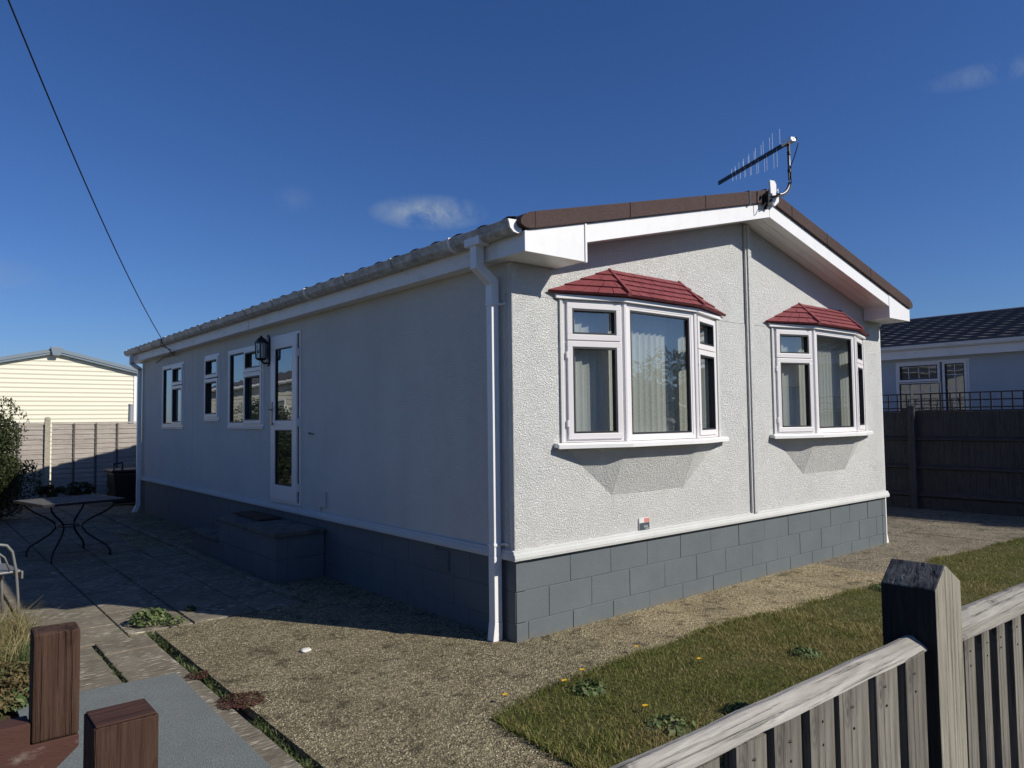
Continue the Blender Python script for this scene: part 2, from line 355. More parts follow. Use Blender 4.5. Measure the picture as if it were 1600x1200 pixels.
def copy_tree(o, parent=None):
    c = o.copy(); C.objects.link(c)
    if parent: c.parent = parent
    for ch in [x for x in list(C.objects) if x.parent == o]: copy_tree(ch, c)
    return c
def rawmesh(name, V, F, mat, rnd=None, parent=None, n=3):
    """numpy mesh; V (k,3), F (m,n); rnd per-vertex (k,3)"""
    lo = V.min(0); hi = V.max(0); org = np.array([(lo[0]+hi[0])/2, (lo[1]+hi[1])/2, lo[2]]); V = V-org
    me = bpy.data.meshes.new(name); me.vertices.add(len(V)); me.vertices.foreach_set('co', V.astype(np.float32).ravel())
    me.loops.add(F.size); me.loops.foreach_set('vertex_index', F.astype(np.int32).ravel())
    me.polygons.add(len(F)); me.polygons.foreach_set('loop_start', (np.arange(len(F))*n).astype(np.int32))
    me.update(calc_edges=True); me.validate()
    me.materials.append(M[mat])
    if rnd is not None:
        at = me.attributes.new('rnd', 'FLOAT_COLOR', 'POINT'); at.data.foreach_set('color', np.concatenate([rnd, np.ones((len(V), 1))], 1).astype(np.float32).ravel())
    o = bpy.data.objects.new(name, me); C.objects.link(o); o.location = Vector(org)-(wloc(parent) if parent else Vector())
    if parent: o.parent = parent
    return o
def blade_arrays(P, H, Wd, lean, patch=None):
    """grass blades: each two-triangle bent strip (5 verts, 3 tris)"""
    n = len(P); a = rng.uniform(0, 2*np.pi, n); d = np.stack([np.cos(a), np.sin(a), 0*a], 1); la = rng.uniform(0, 2*np.pi, n)
    L = np.stack([np.cos(la), np.sin(la), 0*la], 1)*(lean*H*rng.uniform(.3, 1, n))[:, None]
    z = np.array([0, 0, 1.])
    v0 = P-d*Wd[:, None]/2; v1 = P+d*Wd[:, None]/2
    mid = P+z*H[:, None]*.6+L*.35
    v2 = mid-d*Wd[:, None]*.36; v3 = mid+d*Wd[:, None]*.36
    v4 = P+z*(H*.92)[:, None]+L
    V = np.stack([v0, v1, v2, v3, v4], 1).reshape(-1, 3); b = (np.arange(n)*5)[:, None]
    F = np.concatenate([b+np.array([[0, 1, 3]]), b+np.array([[0, 3, 2]]), b+np.array([[2, 3, 4]])], 0)
    r = rng.uniform(0, 1, (n, 3))
    if patch is not None: r[:, 1] = np.clip(r[:, 1]*.6+patch*.7, 0, 1); r[:, 0] = np.clip(r[:, 0]*.6+(1-patch)*.3, 0, 1)
    return V, F, np.repeat(r, 5, 0)
def leaf_arrays(P, size, nrm=None, droop=.3):
    """leaves: diamond of two triangles folded along the rib"""
    n = len(P); s = size*rng.uniform(.6, 1.3, n)
    if nrm is None: nrm = rng.normal(size=(n, 3))
    nrm = nrm+rng.normal(size=(n, 3))*.6; nrm /= np.linalg.norm(nrm, axis=1)[:, None]
    t = rng.normal(size=(n, 3)); t -= nrm*(t*nrm).sum(1)[:, None]; t /= np.linalg.norm(t, axis=1)[:, None]
    b = np.cross(nrm, t)
    v0 = P-t*s[:, None]*.5; v1 = P+b*s[:, None]*.26+nrm*s[:, None]*.08; v2 = P+t*s[:, None]*.5; v3 = P-b*s[:, None]*.26+nrm*s[:, None]*.08
    V = np.stack([v0, v1, v2, v3], 1).reshape(-1, 3); q = (np.arange(n)*4)[:, None]
    F = np.concatenate([q+np.array([[0, 1, 2]]), q+np.array([[0, 2, 3]])], 0)
    return V, F, np.repeat(rng.uniform(0, 1, (n, 3)), 4, 0)
def crown_points(c, rad, n, clumps, cr=.35):
    """points gathered on clumps spread through an ellipsoid"""
    cc = rng.normal(size=(clumps, 3)); cc /= np.linalg.norm(cc, axis=1)[:, None]; cc *= rng.uniform(.35, .95, (clumps, 1))
    k = rng.integers(0, clumps, n); d = rng.normal(size=(n, 3)); d /= np.linalg.norm(d, axis=1)[:, None]
    r_ = cr*rng.uniform(.6, 1.25, clumps)[k]
    p = cc[k]+d*(r_*rng.uniform(.55, 1.0, n)**.6)[:, None]
    return np.array(c)+p*np.array(rad), d
def struct(name, mb, mat, **k): return tag(obj(name, mb, mat, **k), kind='structure')

# ------------------------------------------------------------------ ground
struct('ground', MB().poly([(-300, -300, -.06), (300, -300, -.06), (300, 300, -.06), (-300, 300, -.06)]), 'ground')
g = MB()
g.box(-1.86, 4.2, -1.1, 2.1, -.05, 0.0); g.box(-1.0, 0.1, 2.1, 12.0, -.05, -.003)
g.box(-1.86, -.90, -3.9, -1.1, -.05, 0.0)
struct('driveway', g, 'concrete', origin=(0, 0, 0))
g = MB()
for (x0, x1, y0, y1) in [(4.205, 7.09, -1.2, .285), (4.205, 7.2, .295, 3.0), (7.1, 9.9, -1.2, .28), (7.21, 9.9, .295, 3.0), (6.0, 9.9, 3.01, 14.2)]:
    g.box(x0, x1, y0, y1, -.05, random.uniform(-.004, .004))
struct('side_path', g, 'farpath', origin=(0, 0, 0), bev=.006)
# paving slabs left of the house
slabs = MB()
def slabrow(x0, x1, y0, y1, step, off=0):
    y = y0; k = 0
    while y < y1-.05:
        e = min(y1, y+(step if k or not off else off)); k += 1
        g_ = .006; dz = random.uniform(-.006, .006); tl = random.uniform(-.003, .003)
        slabs.hexa([(x0+g_, y+g_, -.05), (x1-g_, y+g_, -.05), (x1-g_, e-g_, -.05), (x0+g_, e-g_, -.05),
                    (x0+g_, y+g_, dz), (x1-g_, y+g_, dz+tl), (x1-g_, e-g_, dz+tl), (x0+g_, e-g_, dz)]); y = e
for (x0, x1, st, off) in [(-2.62, -2.04, .9, .5), (-2.04, -1.555, .9, .8), (-1.555, -1.05, .92, .3), (-1.05, -.63, .9, .6)]:
    slabrow(x0, x1, 2.05 if x1 < -1.6 else 2.16, 13.9, st, off)
slabrow(-3.4, -2.63, 3.2, 13.9, .9)
for (x0, x1, st, off) in [(-2.75, -2.295, 1.0, .9), (-2.285, -1.93, .95, .85)]: slabrow(x0, x1, -3.9, 2.04, st, off)
struct('patio', slabs, 'slab', origin=(0, 0, 0), bev=.006)
kerb = MB(); y = 2.35
while y < 13:
    kerb.box(-.675, -.60, y, y+.9, -.05, .03+random.uniform(-.006, .006)); y += .91
struct('kerb', kerb, 'slab', origin=(0, 0, 0), bev=.01)
g = MB().prism([(-3.9, -3.3), (-2.78, -3.3), (-2.78, .2), (-2.62, 1.9), (-2.5, 3.1), (-3.9, 3.1)], -.055, -.02, 'z'); struct('flower_bed', g, 'soil', origin=(0, 0, 0))
# lawn
LAWN = [(-.955, -.93), (-.41, -.82), (.4, -.76), (1.24, -.72), (2.4, -.84), (3.64, -.92), (5.57, -.80), (7.4, -1.03), (9.6, -1.1), (9.6, -3.42), (-1.0, -3.42), (-1.0, -1.6)]
struct('lawn', MB().prism(LAWN, -.05, .008, 'z'), 'lawnsoil', origin=(0, 0, 0))
def inpoly(x, y, P):
    r = np.zeros(len(x), bool); j = len(P)-1
    for i in range(len(P)):
        xi, yi = P[i]; xj, yj = P[j]
        c = ((yi > y) != (yj > y)) & (x < (xj-xi)*(y-yi)/(yj-yi+1e-12)+xi); r ^= c; j = i
    return r
def vnoise(x, y, s, seed):
    g_ = np.random.default_rng(seed).uniform(0, 1, (64, 64)); X = x*s+31; Y = y*s+17
    i = np.floor(X).astype(int); j = np.floor(Y).astype(int); u = X-i; w = Y-j; u = u*u*(3-2*u); w = w*w*(3-2*w); q = lambda a, b: g_[a % 64, b % 64]
    return (q(i, j)*(1-u)+q(i+1, j)*u)*(1-w)+(q(i, j+1)*(1-u)+q(i+1, j+1)*u)*w
def lawn_points(n, x0, x1):
    x = rng.uniform(x0, x1, n); y = rng.uniform(-3.42, -.6, n)
    jx = x+rng.normal(size=n)*.025; jy = y+rng.normal(size=n)*.025; k = inpoly(jx, jy, LAWN); return x[k], y[k]
xs, ys = zip(lawn_points(95000, -1.05, 2.2), lawn_points(60000, 2.2, 9.5)); xs = np.concatenate(xs); ys = np.concatenate(ys)
pt = .55*vnoise(xs, ys, 1.7, 1)+.45*vnoise(xs, ys, 6, 2); dens = vnoise(xs, ys, 3.1, 5)
k = rng.uniform(0, 1, len(xs)) < .35+.8*dens; xs, ys, pt = xs[k], ys[k], pt[k]
Hh = rng.uniform(.010, .028, len(xs))*(.7+.7*vnoise(xs, ys, 4, 3)); Hh *= np.where((xs < -.3), 1.35, 1)
V_, F_, r_ = blade_arrays(np.stack([xs, ys, np.full(len(xs), .006)], 1), Hh, rng.uniform(.0025, .005, len(xs))*np.where(xs > 2, 1.5, 1), 1.3, np.clip(pt*1.5-.35, 0, 1))
tag(rawmesh('lawn_grass', V_, F_, 'grass', r_), kind='stuff')
# longer ragged blades leaning over the lawn edge
ex, ey = [], []
for (a, b) in zip(LAWN[:8], LAWN[1:9]): 
    m_ = int(900*math.hypot(b[0]-a[0], b[1]-a[1])); t_ = rng.uniform(0, 1, m_); ex.append(a[0]+(b[0]-a[0])*t_); ey.append(a[1]+(b[1]-a[1])*t_)
a, b = LAWN[0], (-1.0, -3.4); t_ = rng.uniform(0, 1, 2600); ex.append(a[0]+(b[0]-a[0])*t_); ey.append(a[1]+(b[1]-a[1])*t_)
ex = np.concatenate(ex); ey = np.concatenate(ey); kk = vnoise(ex, ey, 5, 9) > rng.uniform(.15, .75, len(ex)); ex, ey = ex[kk], ey[kk]
ex = ex+rng.normal(size=len(ex))*.022; ey = ey+rng.normal(size=len(ey))*.022
V_, F_, r_ = blade_arrays(np.stack([ex, ey, np.full(len(ex), .002)], 1), rng.uniform(.02, .055, len(ex)), rng.uniform(.003, .0055, len(ex)), 1.2)
tag(rawmesh('lawn_edge_grass', V_, F_, 'grass', r_), kind='stuff')
# loose grit on the concrete: tiny stones
n_ = 9000; gx_ = rng.uniform(-1.84, 4.2, n_); gy_ = rng.uniform(-1.05, 2.0, n_); kk = ~inpoly(gx_, gy_, LAWN) & ~((gx_ > -.02) & (gy_ > -.01)) & (vnoise(gx_, gy_, 2.3, 21) > rng.uniform(.25, .9, n_)); gx_, gy_ = gx_[kk], gy_[kk]; n_ = len(gx_)
sz = rng.uniform(.0025, .0065, n_)[:, None, None]*rng.uniform(.6, 1.3, (n_, 6, 1)); an = rng.uniform(0, 6.28, n_)
oc = np.array([[1, 0, 0], [0, 1, 0], [-1, 0, 0], [0, -1, 0], [0, 0, .7], [0, 0, -.5]])[None]*sz; rot = np.stack([oc[:, :, 0]*np.cos(an)[:, None]-oc[:, :, 1]*np.sin(an)[:, None], oc[:, :, 0]*np.sin(an)[:, None]+oc[:, :, 1]*np.cos(an)[:, None], oc[:, :, 2]], 2)
V_ = (rot+np.stack([gx_, gy_, np.full(n_, .002)], 1)[:, None, :]).reshape(-1, 3); q6 = (np.arange(n_)*6)[:, None]
F_ = np.concatenate([q6+np.array([f]) for f in ((0, 1, 4), (1, 2, 4), (2, 3, 4), (3, 0, 4), (1, 0, 5), (2, 1, 5), (3, 2, 5), (0, 3, 5))], 0)
tag(rawmesh('loose_grit', V_, F_, 'grit', np.repeat(rng.uniform(0, 1, (n_, 3)), 6, 0)), kind='stuff')

# ------------------------------------------------------------------ THE HOUSE
HW, HL = 5.985, 10.70; HX = HW/2
H = empty('bungalow', (0, 0, 0))
tag(H, 'pale grey rendered single storey park home with two red canopied bay windows', 'park home')
def zroof(x): return 3.80-.25*abs(x-HX)     # top of tiles
ZT, ZJ = .577, 2.505
def wall_holes(mb, u0, u1, z0, z1, holes, T, th):
    us = sorted({u0, u1, *[h[0] for h in holes], *[h[1] for h in holes]}); zs = sorted({z0, z1, *[h[2] for h in holes], *[h[3] for h in holes]})
    for a, b in zip(us, us[1:]):
        run = None
        for c, d in zip(zs, zs[1:]):
            mu, mz = (a+b)/2, (c+d)/2
            if any(h[0] < mu < h[1] and h[2] < mz < h[3] for h in holes):
                if run: mb.box(a, b, 0, th, run[0], run[1], T); run = None
            else: run = (run[0], d) if run else (c, d)
        if run: mb.box(a, b, 0, th, run[0], run[1], T)
BAYX = (0.49, 3.49)       # left jamb of each bay
holes = [(b, b+2.0, 1.41, 2.495) for b in BAYX]
TG = lambda u, n, z: (u, n, z)
w = MB(); wall_holes(w, 0.0, HW, ZT+.0, ZJ-.004, holes, TG, .09)
obj('wall', w, 'wall', H, origin=(0, 0, 0))
w = MB(); w.prism([(0, ZJ), (HW, ZJ), (HW, 2.95), (HX, 2.95+.25*HX-.02), (0, 2.95)], .004, .09, 'y'); obj('wall', w, 'wall', H, origin=(0, 0, 0))
WINS = [(4.75, 6.01, 1.537, 2.565), (6.37, 7.02, 1.64, 2.572), (8.06, 9.30, 1.535, 2.565)]
DOOR = (3.655, 4.50, .665, 2.61)
TL = lambda u, n, z: (n, u, z)
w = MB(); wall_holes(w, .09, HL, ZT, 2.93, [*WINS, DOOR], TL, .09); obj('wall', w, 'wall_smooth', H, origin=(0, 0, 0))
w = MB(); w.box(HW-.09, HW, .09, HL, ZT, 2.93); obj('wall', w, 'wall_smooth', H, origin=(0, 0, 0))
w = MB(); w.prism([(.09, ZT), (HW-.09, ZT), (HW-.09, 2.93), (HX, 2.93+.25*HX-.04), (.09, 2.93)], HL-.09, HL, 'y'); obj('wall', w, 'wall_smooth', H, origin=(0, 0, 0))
w = MB(); w.box(.1, HW-.1, .1, HL-.1, .50, .56); obj('floor', w, 'room_floor', H)
w = MB(); w.box(.1, HW-.1, 3.3, 3.36, .57, 2.9); w.box(2.97, 3.03, .1, 3.29, .57, 2.9); w.box(1.6, 1.66, 3.37, HL-.1, .57, 2.9); w.box(.1, 1.59, 6.15, 6.2, .57, 2.9); w.box(.1, 1.59, 7.5, 7.55, .57, 2.9); obj('partition', w, 'room', H)
w = MB(); w.box(.1, HW-.1, .1, HL-.1, 2.905, 2.925); obj('ceiling', w, 'room', H)
# corner strips, centre batten, base trim, joint strip
for q_ in ((-.006, -.001, .0, .05, ZT+.07, 2.73),):
    obj('corner_strip', MB().box(*q_), 'wall_smooth', H, bev=.002)
for q_ in ((3.005, 3.03, -.022, -.001, ZT+.07, 3.50), (3.0305, 3.088, -.036, -.001, ZT+.07, 3.50)): obj('cover_strip', MB().box(*q_), 'wall', H, bev=.002)
def trimprof(s): return [(0, ZT), (-.032*s, ZT), (-.036*s, ZT+.02), (-.030*s, ZT+.045), (-.022*s, ZT+.052), (-.020*s, ZT+.068), (0, ZT+.074)]
w = MB(); w.prism([(p[0]-.001, p[1]) for p in trimprof(1)], -.034, HW+.034, 'x'); obj('base_trim', w, 'trim_wall', H, bev=.002)
w = MB(); w.prism([(p[0]-.001, p[1]) for p in trimprof(.9)], .0, HL+.02, 'y'); obj('base_trim', w, 'trim_wall', H, bev=.002)
w = MB(); w.prism([(HW+.001-p[0], p[1]) for p in trimprof(.9)], .0, HL+.02, 'y'); obj('base_trim', w, 'trim_wall', H, bev=.002)
# vertical sheet joints on the long wall
w = MB()
for yy in (7.62,): w.box(-.003, -.001, yy, yy+.03, ZT+.08, 2.74)
obj('cover_strip', w, 'wall_smooth', H)
# block skirting
def skirting(axis, length, flip=0, x_at=0):
    mb = MB(); courses = [(.0, .128, .31), (.134, .349, .3245), (.355, ZT-.004, .0995)]
    for ci, (z0, z1, off) in enumerate(courses):
        if ci == 0: off = .12
        js = [0]+[off+.45*k for k in range(60) if 0.05 < off+.45*k < length-.05]+[length]
        for a, b in zip(js, js[1:]):
            o1 = random.uniform(-.001, .002); gp = random.choice((.0018, .0022, .003)); lean = random.uniform(-.004, .004)
            a0 = a+(gp if a > 0 else 0); b0 = b-(gp if b < length else 0)
            zb = z0 if ci else -.05
            if axis == 'x': mb.hexa([(a0, .006-o1, zb), (b0, .006-o1, zb), (b0, .1, zb), (a0, .1, zb), (a0+lean*(a > 0), .006-o1, z1), (b0, .006-o1, z1), (b0, .1, z1), (a0, .1, z1)])
            else:
                s_ = 1 if not flip else -1; fx = x_at+s_*(.006-o1); bx = x_at+s_*.1
                mb.hexa([(fx, a0, zb), (bx, a0, zb), (bx, b0, zb), (fx, b0, zb), (fx, a0, z1), (bx, a0, z1), (bx, b0, z1), (fx, b0, z1)])
    # mortar backing
    if axis == 'x': mb.box(.003, length-.003, .0098, .09, -.05, ZT-.002)
    elif not flip: mb.box(x_at+.0098, x_at+.09, .101, length-.003, -.05, ZT-.002)
    else: mb.box(x_at-.09, x_at-.0098, .101, length-.003, -.05, ZT-.002)
    return mb
obj('skirting', skirting('x', HW), 'skirt', H, bev=.0025, origin=(0, 0, 0))
sk = MB(); sk0 = skirting('y', HL); obj('skirting', sk0, 'skirt', H, bev=.0025, origin=(0, 0, 0))
obj('skirting', skirting('y', HL, 1, HW), 'skirt', H, bev=.0025, origin=(0, 0, 0))
# air vent + cover plate on the long side
v = MB(); v.box(-.006, .004, .83, 1.03, .38, .54)
for k in range(5): v.box(-.012, -.006, .84, 1.02, .392+k*.03, .405+k*.03)
tag(obj('air_vent', v, 'skirt', H), 'louvred vent painted dark grey in the skirting')
v = MB(); v.box(-.022, -.001, 3.03, 3.22, .70, .86); obj('cover_plate', v, 'wall_smooth', H, bev=.004)
v = MB(); v.tube([(-.012, 3.16, .70), (-.012, 3.16, .60)], .008); obj('overflow_pipe', v, 'wall_smooth', H)
v = MB(); v.box(-.014, -.001, 3.42, 3.45, 1.455, 1.475); v.tube([(-.012, 3.43, 1.465), (-.012, 3.32, 1.458)], .006); obj('hook', v, 'blackmetal', H)
# eaves boxes / barge boards / soffits
w = MB()
w.prism([(-.14, 2.735), (.44, 2.735), (.44, 3.022), (-.14, 2.879)], -.31, -.002, 'y')
obj('eaves_box', w, 'pvc_clean', H, bev=.003)
w = MB(); w.box(.4405, .4615, -.318, -.29, 2.73, 3.024); obj('eaves_box', w, 'pvc_clean', H, bev=.003)
w = MB()
w.prism([(5.56, 2.735), (6.125, 2.735), (6.125, 2.885), (5.56, 3.025)], -.31, -.002, 'y'); obj('eaves_box', w, 'pvc_clean', H, bev=.003)
def zb0(x): return 3.503-.245*abs(x-HX)
def zb1(x): return 3.645-.245*abs(x-HX)
w = MB(); w.prism([(.462, zb0(.462)), (HX-.002, zb0(HX)), (HX-.002, zb1(HX)), (.462, zb1(.462))], -.305, -.285, 'y'); obj('bargeboard', w, 'pvc_clean', H, bev=.002)
w = MB(); w.prism([(HX+.002, zb0(HX)), (5.56, zb0(5.56)), (5.56, zb1(5.56)), (HX+.002, zb1(HX))], -.305, -.285, 'y'); obj('bargeboard', w, 'pvc_clean', H, bev=.002)
w = MB()
for (xa, xb) in ((.462, HX), (HX, 5.56)):
    n_ = 9
    for k in range(3):
        y0 = -.285+k*.095; w.prism([(xa, zb0(xa)+.012), (xb, zb0(xb)+.012), (xb, zb0(xb)+.024), (xa, zb0(xa)+.024)], y0+.0015, y0+.0935, 'y')
obj('soffit', w, 'pvc', H)
# brown verge in segments with rounded ends
def verge(x0, x1, side):
    mb = MB(); sgn = 1
    zt = lambda x: zb1(x)+.125
    pts = [(x0, zb1(x0)+.002), (x1, zb1(x1)+.002), (x1, zt(x1)), (x0, zt(x0))]
    mb.prism(pts, -.332, -.22, 'y'); return mb
segs = [(-.06, .93), (.934, 1.92), (1.924, 2.62), (2.624, HX-.0)]
for i, (a, b) in enumerate(segs):
    mb = verge(a, b, 0)
    if i == 0:
        zc = lambda x: (zb1(x)+.002+zb1(x)+.125)/2
        arc = [(-.06, zb1(-.06)+.002), (-.06, zb1(-.06)+.125)]
        for k in range(1, 10):
            t = math.pi*k/10; arc.append((-.06-.135*math.sin(t), zb1(-.06)+.063+.062*math.cos(t)-.03*math.sin(t)))
        mb.prism(arc, -.332, -.22, 'y')
    obj('verge_trim', mb, 'verge', H, bev=.006)
for i, (a, b) in enumerate(segs):
    a, b = 2*HX-b, 2*HX-a; mb = verge(a, b, 0)
    if i == 0:
        arc = [(2*HX+.06, zb1(-.06)+.125), (2*HX+.06, zb1(-.06)+.002)]
        for k in range(1, 10):
            t = math.pi*k/10; arc.append((2*HX+.06+.135*math.sin(t), zb1(-.06)+.063-.062*math.cos(t)-.03*math.sin(t)))
        mb.prism(arc, -.332, -.22, 'y')
    obj('verge_trim', mb, 'verge', H, bev=.006)
for q_ in ((2.60, 2.626, -.337, -.2, zb1(2.6)+.0, zb1(2.6)+.133), (HX-.10, HX-.075, -.337, -.2, zb1(HX-.1)-.06, zb1(HX-.1)+.135)): obj('clamp_strap', MB().box(*q_), 'black', H)
w = MB(); w.prism([(HX-.055, 3.845), (HX+.03, 3.855), (HX+.095, 3.79), (HX+.10, 3.66), (HX+.02, 3.60), (HX-.04, 3.63)], -.352, -.333, 'y'); obj('ridge_end_cap', w, 'pvc_clean', H, bev=.006)
# tiled roof sheets
def tiled(mb, xe, ze, xr, zr, y0, y1, per=.30, amp=.022, rows=9, up=.030):
    ny = int((y1-y0)/per*8); L = math.hypot(xr-xe, zr-ze)
    for r_i in range(rows):
        t0, t1 = r_i/rows, (r_i+1)/rows; i0 = len(mb.v)
        for (t, lift) in ((t0, -.012), (t0, up), (t1, .004)):
            for k in range(ny+1):
                y = y0+(y1-y0)*k/ny; wv_ = amp*(.5+.5*math.sin(2*math.pi*y/per+r_i*.0))**1.4
                mb.v.append((xe+(xr-xe)*t, y, ze+(zr-ze)*t+lift+(wv_ if lift > 0 else wv_*.6)))
        for a in (0, 1):
            for k in range(ny):
                p = i0+a*(ny+1)+k; mb.f.append((p, p+1, p+ny+2, p+ny+1)); mb.mi.append(mb.cur)
    return mb
w = MB()
tiled(w, -.215, zroof(-.215)-.068, HX, zroof(HX)-.075, -.22, HL+.3); tiled(w, HW+.215, zroof(-.215)-.068, HX, zroof(HX)-.075, -.22, HL+.3)
rf = obj('roof', w, 'roof_brown', H, origin=(0, 0, 0))
w = MB(); w.prism([(-.2, zroof(-.2)-.11), (HX, zroof(HX)-.11), (HW+.2, zroof(-.2)-.11), (HW+.2, zroof(-.2)-.135), (HX, zroof(HX)-.135), (-.2, zroof(-.2)-.135)], -.28, HL+.28, 'y'); obj('roof_deck', w, 'black', H, origin=(0, 0, 0))
w = MB(); w.tube([(HX, -.23, zroof(HX)-.10), (HX, HL+.28, zroof(HX)-.10)], .07, 10); obj('ridge_tiles', w, 'roof_brown', H)
# fascias
w = MB(); w.prism([(-.14, 2.735), (-.13, 2.735), (-.13, 2.95), (-.14, 2.95)], -.002, 4.9, 'y'); w.box(-.143, -.13, 4.905, HL+.3, 2.735, 2.95)
obj('fascia', w, 'fascia', H, bev=.002)
w = MB(); w.box(-.13, -.002, -.001, HL+.28, 2.742, 2.75); obj('soffit', w, 'pvc', H)
w = MB(); w.box(HW+.13, HW+.14, .0, HL+.3, 2.735, 2.95); w.box(HW+.002, HW+.13, .0, HL+.28, 2.742, 2.75); obj('fascia', w, 'pvc', H)
w = MB(); w.box(-.145, -.13, HL+.3, HL+.32, 2.72, 2.96); w.box(-.14, .2, HL+.30, HL+.315, 2.735, 2.93); obj('eaves_box', w, 'fascia', H)
# gutter
GP = [(-.142, 2.95), (-.142, 2.868), (-.175, 2.856), (-.215, 2.862), (-.245, 2.888), (-.252, 2.915), (-.262, 2.945), (-.257, 2.95), (-.248, 2.947), (-.242, 2.915), (-.236, 2.892), (-.21, 2.87), (-.175, 2.864), (-.15, 2.874), (-.15, 2.95)]
def gutter(sx, y0, y1, mat):
    g = MB(); n_ = 40; T = lambda x, y, z: (sx(x), y, z)
    for k in range(n_):
        a, b = y0+(y1-y0)*k/n_, y0+(y1-y0)*(k+1)/n_
    g.prism(GP, y0, y1, 'y', T)
    return g
g = gutter(lambda x: x, -.27, HL+.28, 'gutter'); gut = obj('gutter', g, 'gutter', H, origin=(0, 0, 0))
for k in range(13):
    yb = .42+.86*k; b = MB(); b.prism([(x-(.006 if x < -.16 else -.0), z-(.006 if z < 2.93 else -.005)) for x, z in GP[:8]]+[(-.15, 2.957)], yb, yb+.028, 'y'); obj('bracket', b, 'gutter' if k % 3 else 'fascia', gut, origin=(0, yb, 0))
b = MB(); b.prism([(x-.003, z) for x, z in GP[:7]], -.285, -.271, 'y'); obj('end_cap', b, 'pvc_clean', gut)
b = MB(); b.prism([(x-.003, z) for x, z in GP[:7]], HL+.281, HL+.29, 'y'); obj('end_cap', b, 'pvc', gut)
g = MB(); g.prism(GP, -.2, HL+.28, 'y', lambda x, y, z: (HW-x, y, z)); obj('gutter', g, 'pvc', H, origin=(0, 0, 0))
# downpipes
def sqtube(mb, pts, h):     # square section swept through points with mitres in the x-z plane
    for a, b in zip(pts, pts[1:]):
        a = Vector(a); b = Vector(b); d = (b-a).normalized(); s_ = Vector((0, 1, 0)); t = d.cross(s_).normalized()
        a2 = a-d*h*.35; b2 = b+d*h*.35
        mb.hexa([a2-t*h-s_*h, a2+t*h-s_*h, a2+t*h+s_*h, a2-t*h+s_*h, b2-t*h-s_*h, b2+t*h-s_*h, b2+t*h+s_*h, b2-t*h+s_*h])
h_ = .0325
p = MB(); yc = .155
sqtube(p, [(-.2, yc, 2.86), (-.2, yc, 2.735)], h_+.004); p.box(-.25, -.15, yc-.09, yc+.09, 2.845, 2.905)
p.prism([(-.2355, 2.742), (-.1645, 2.742), (-.1645, 2.715), (-.0275, 2.615), (-.0275, 2.44), (-.0985, 2.44), (-.0985, 2.575), (-.2355, 2.68)], yc-.0355, yc+.0355, 'y')
dp = obj('downpipe', p, 'pvc_clean', H, bev=.004)
p2 = MB(); p2.box(-.095, -.031, yc-.032, yc+.032, .60, 2.43); p2.box(-.0975, -.0285, yc-.0345, yc+.0345, .13, .60)
obj('pipe', p2, 'pvc_clean', dp, bev=.004)
p3 = MB(); p3.hexa([(-.115, yc-.035, .0), (-.03, yc-.035, .0), (-.03, yc+.035, .0), (-.115, yc+.035, .0), (-.098, yc-.036, .13), (-.028, yc-.036, .13), (-.028, yc+.036, .13), (-.098, yc+.036, .13)])
obj('shoe', p3, 'pvc_clean', dp, bev=.003)
for z in (2.425, .672):
    c_ = MB(); c_.box(-.102, -.0, yc-.039, yc+.039, z, z+.02); c_.box(-.012, -.001, yc-.09, yc+.075, z+.002, z+.02); obj('clip', c_, 'pvc', dp, bev=.002)
p = MB(); yc = 10.62
sqtube(p, [(-.2, yc, 2.86), (-.2, yc, 2.70), (-.063, yc, 2.60), (-.063, yc, 2.5)], h_+.003); p.box(-.096, -.03, yc-.033, yc+.033, .12, 2.52)
p.hexa([(-.16, yc-.035, .0), (-.08, yc-.035, .0), (-.08, yc+.035, .0), (-.16, yc+.035, .0), (-.098, yc-.036, .13), (-.028, yc-.036, .13), (-.028, yc+.036, .13), (-.098, yc+.036, .13)])
d2 = obj('downpipe', p, 'pvc', H, bev=.004)
c_ = MB(); c_.box(-.102, -.0, yc-.04, yc+.04, .95, .97); obj('clip', c_, 'pvc', d2)
p = MB(); p.box(6.005, 6.07, .03, .095, .1, 2.7); p.hexa([(6.005, .02, 0), (6.085, .02, 0), (6.085, .09, 0), (6.005, .09, 0), (6.003, .028, .1), (6.072, .028, .1), (6.072, .097, .1), (6.003, .097, .1)])
sqtube(p, [(6.0375, .062, 2.66), (6.0375, .062, 2.70), (6.185, .062, 2.82), (6.185, .062, 2.86)], .0325); obj('downpipe', p, 'pvc_clean', H, bev=.003)
# small maker's plate
pl = MB(); pl.box(1.335, 1.465, -.012, -.001, .648, .75); P_ = obj('plate', pl, 'plate_white', H, bev=.001)
tag(P_, 'small red and black plate low on the gable wall')
q = MB(); q.box(1.40, 1.462, -.014, -.0121, .715, .748); obj('panel', q, 'plate_red', P_)
q = MB(); q.box(1.338, 1.462, -.014, -.0121, .652, .712); obj('panel', q, 'plate_dark', P_)
q = MB(); q.box(1.39, 1.44, -.0152, -.0141, .672, .69); q.box(1.41, 1.455, -.0152, -.0141, .655, .668); obj('panel', q, 'plate_grey', P_)

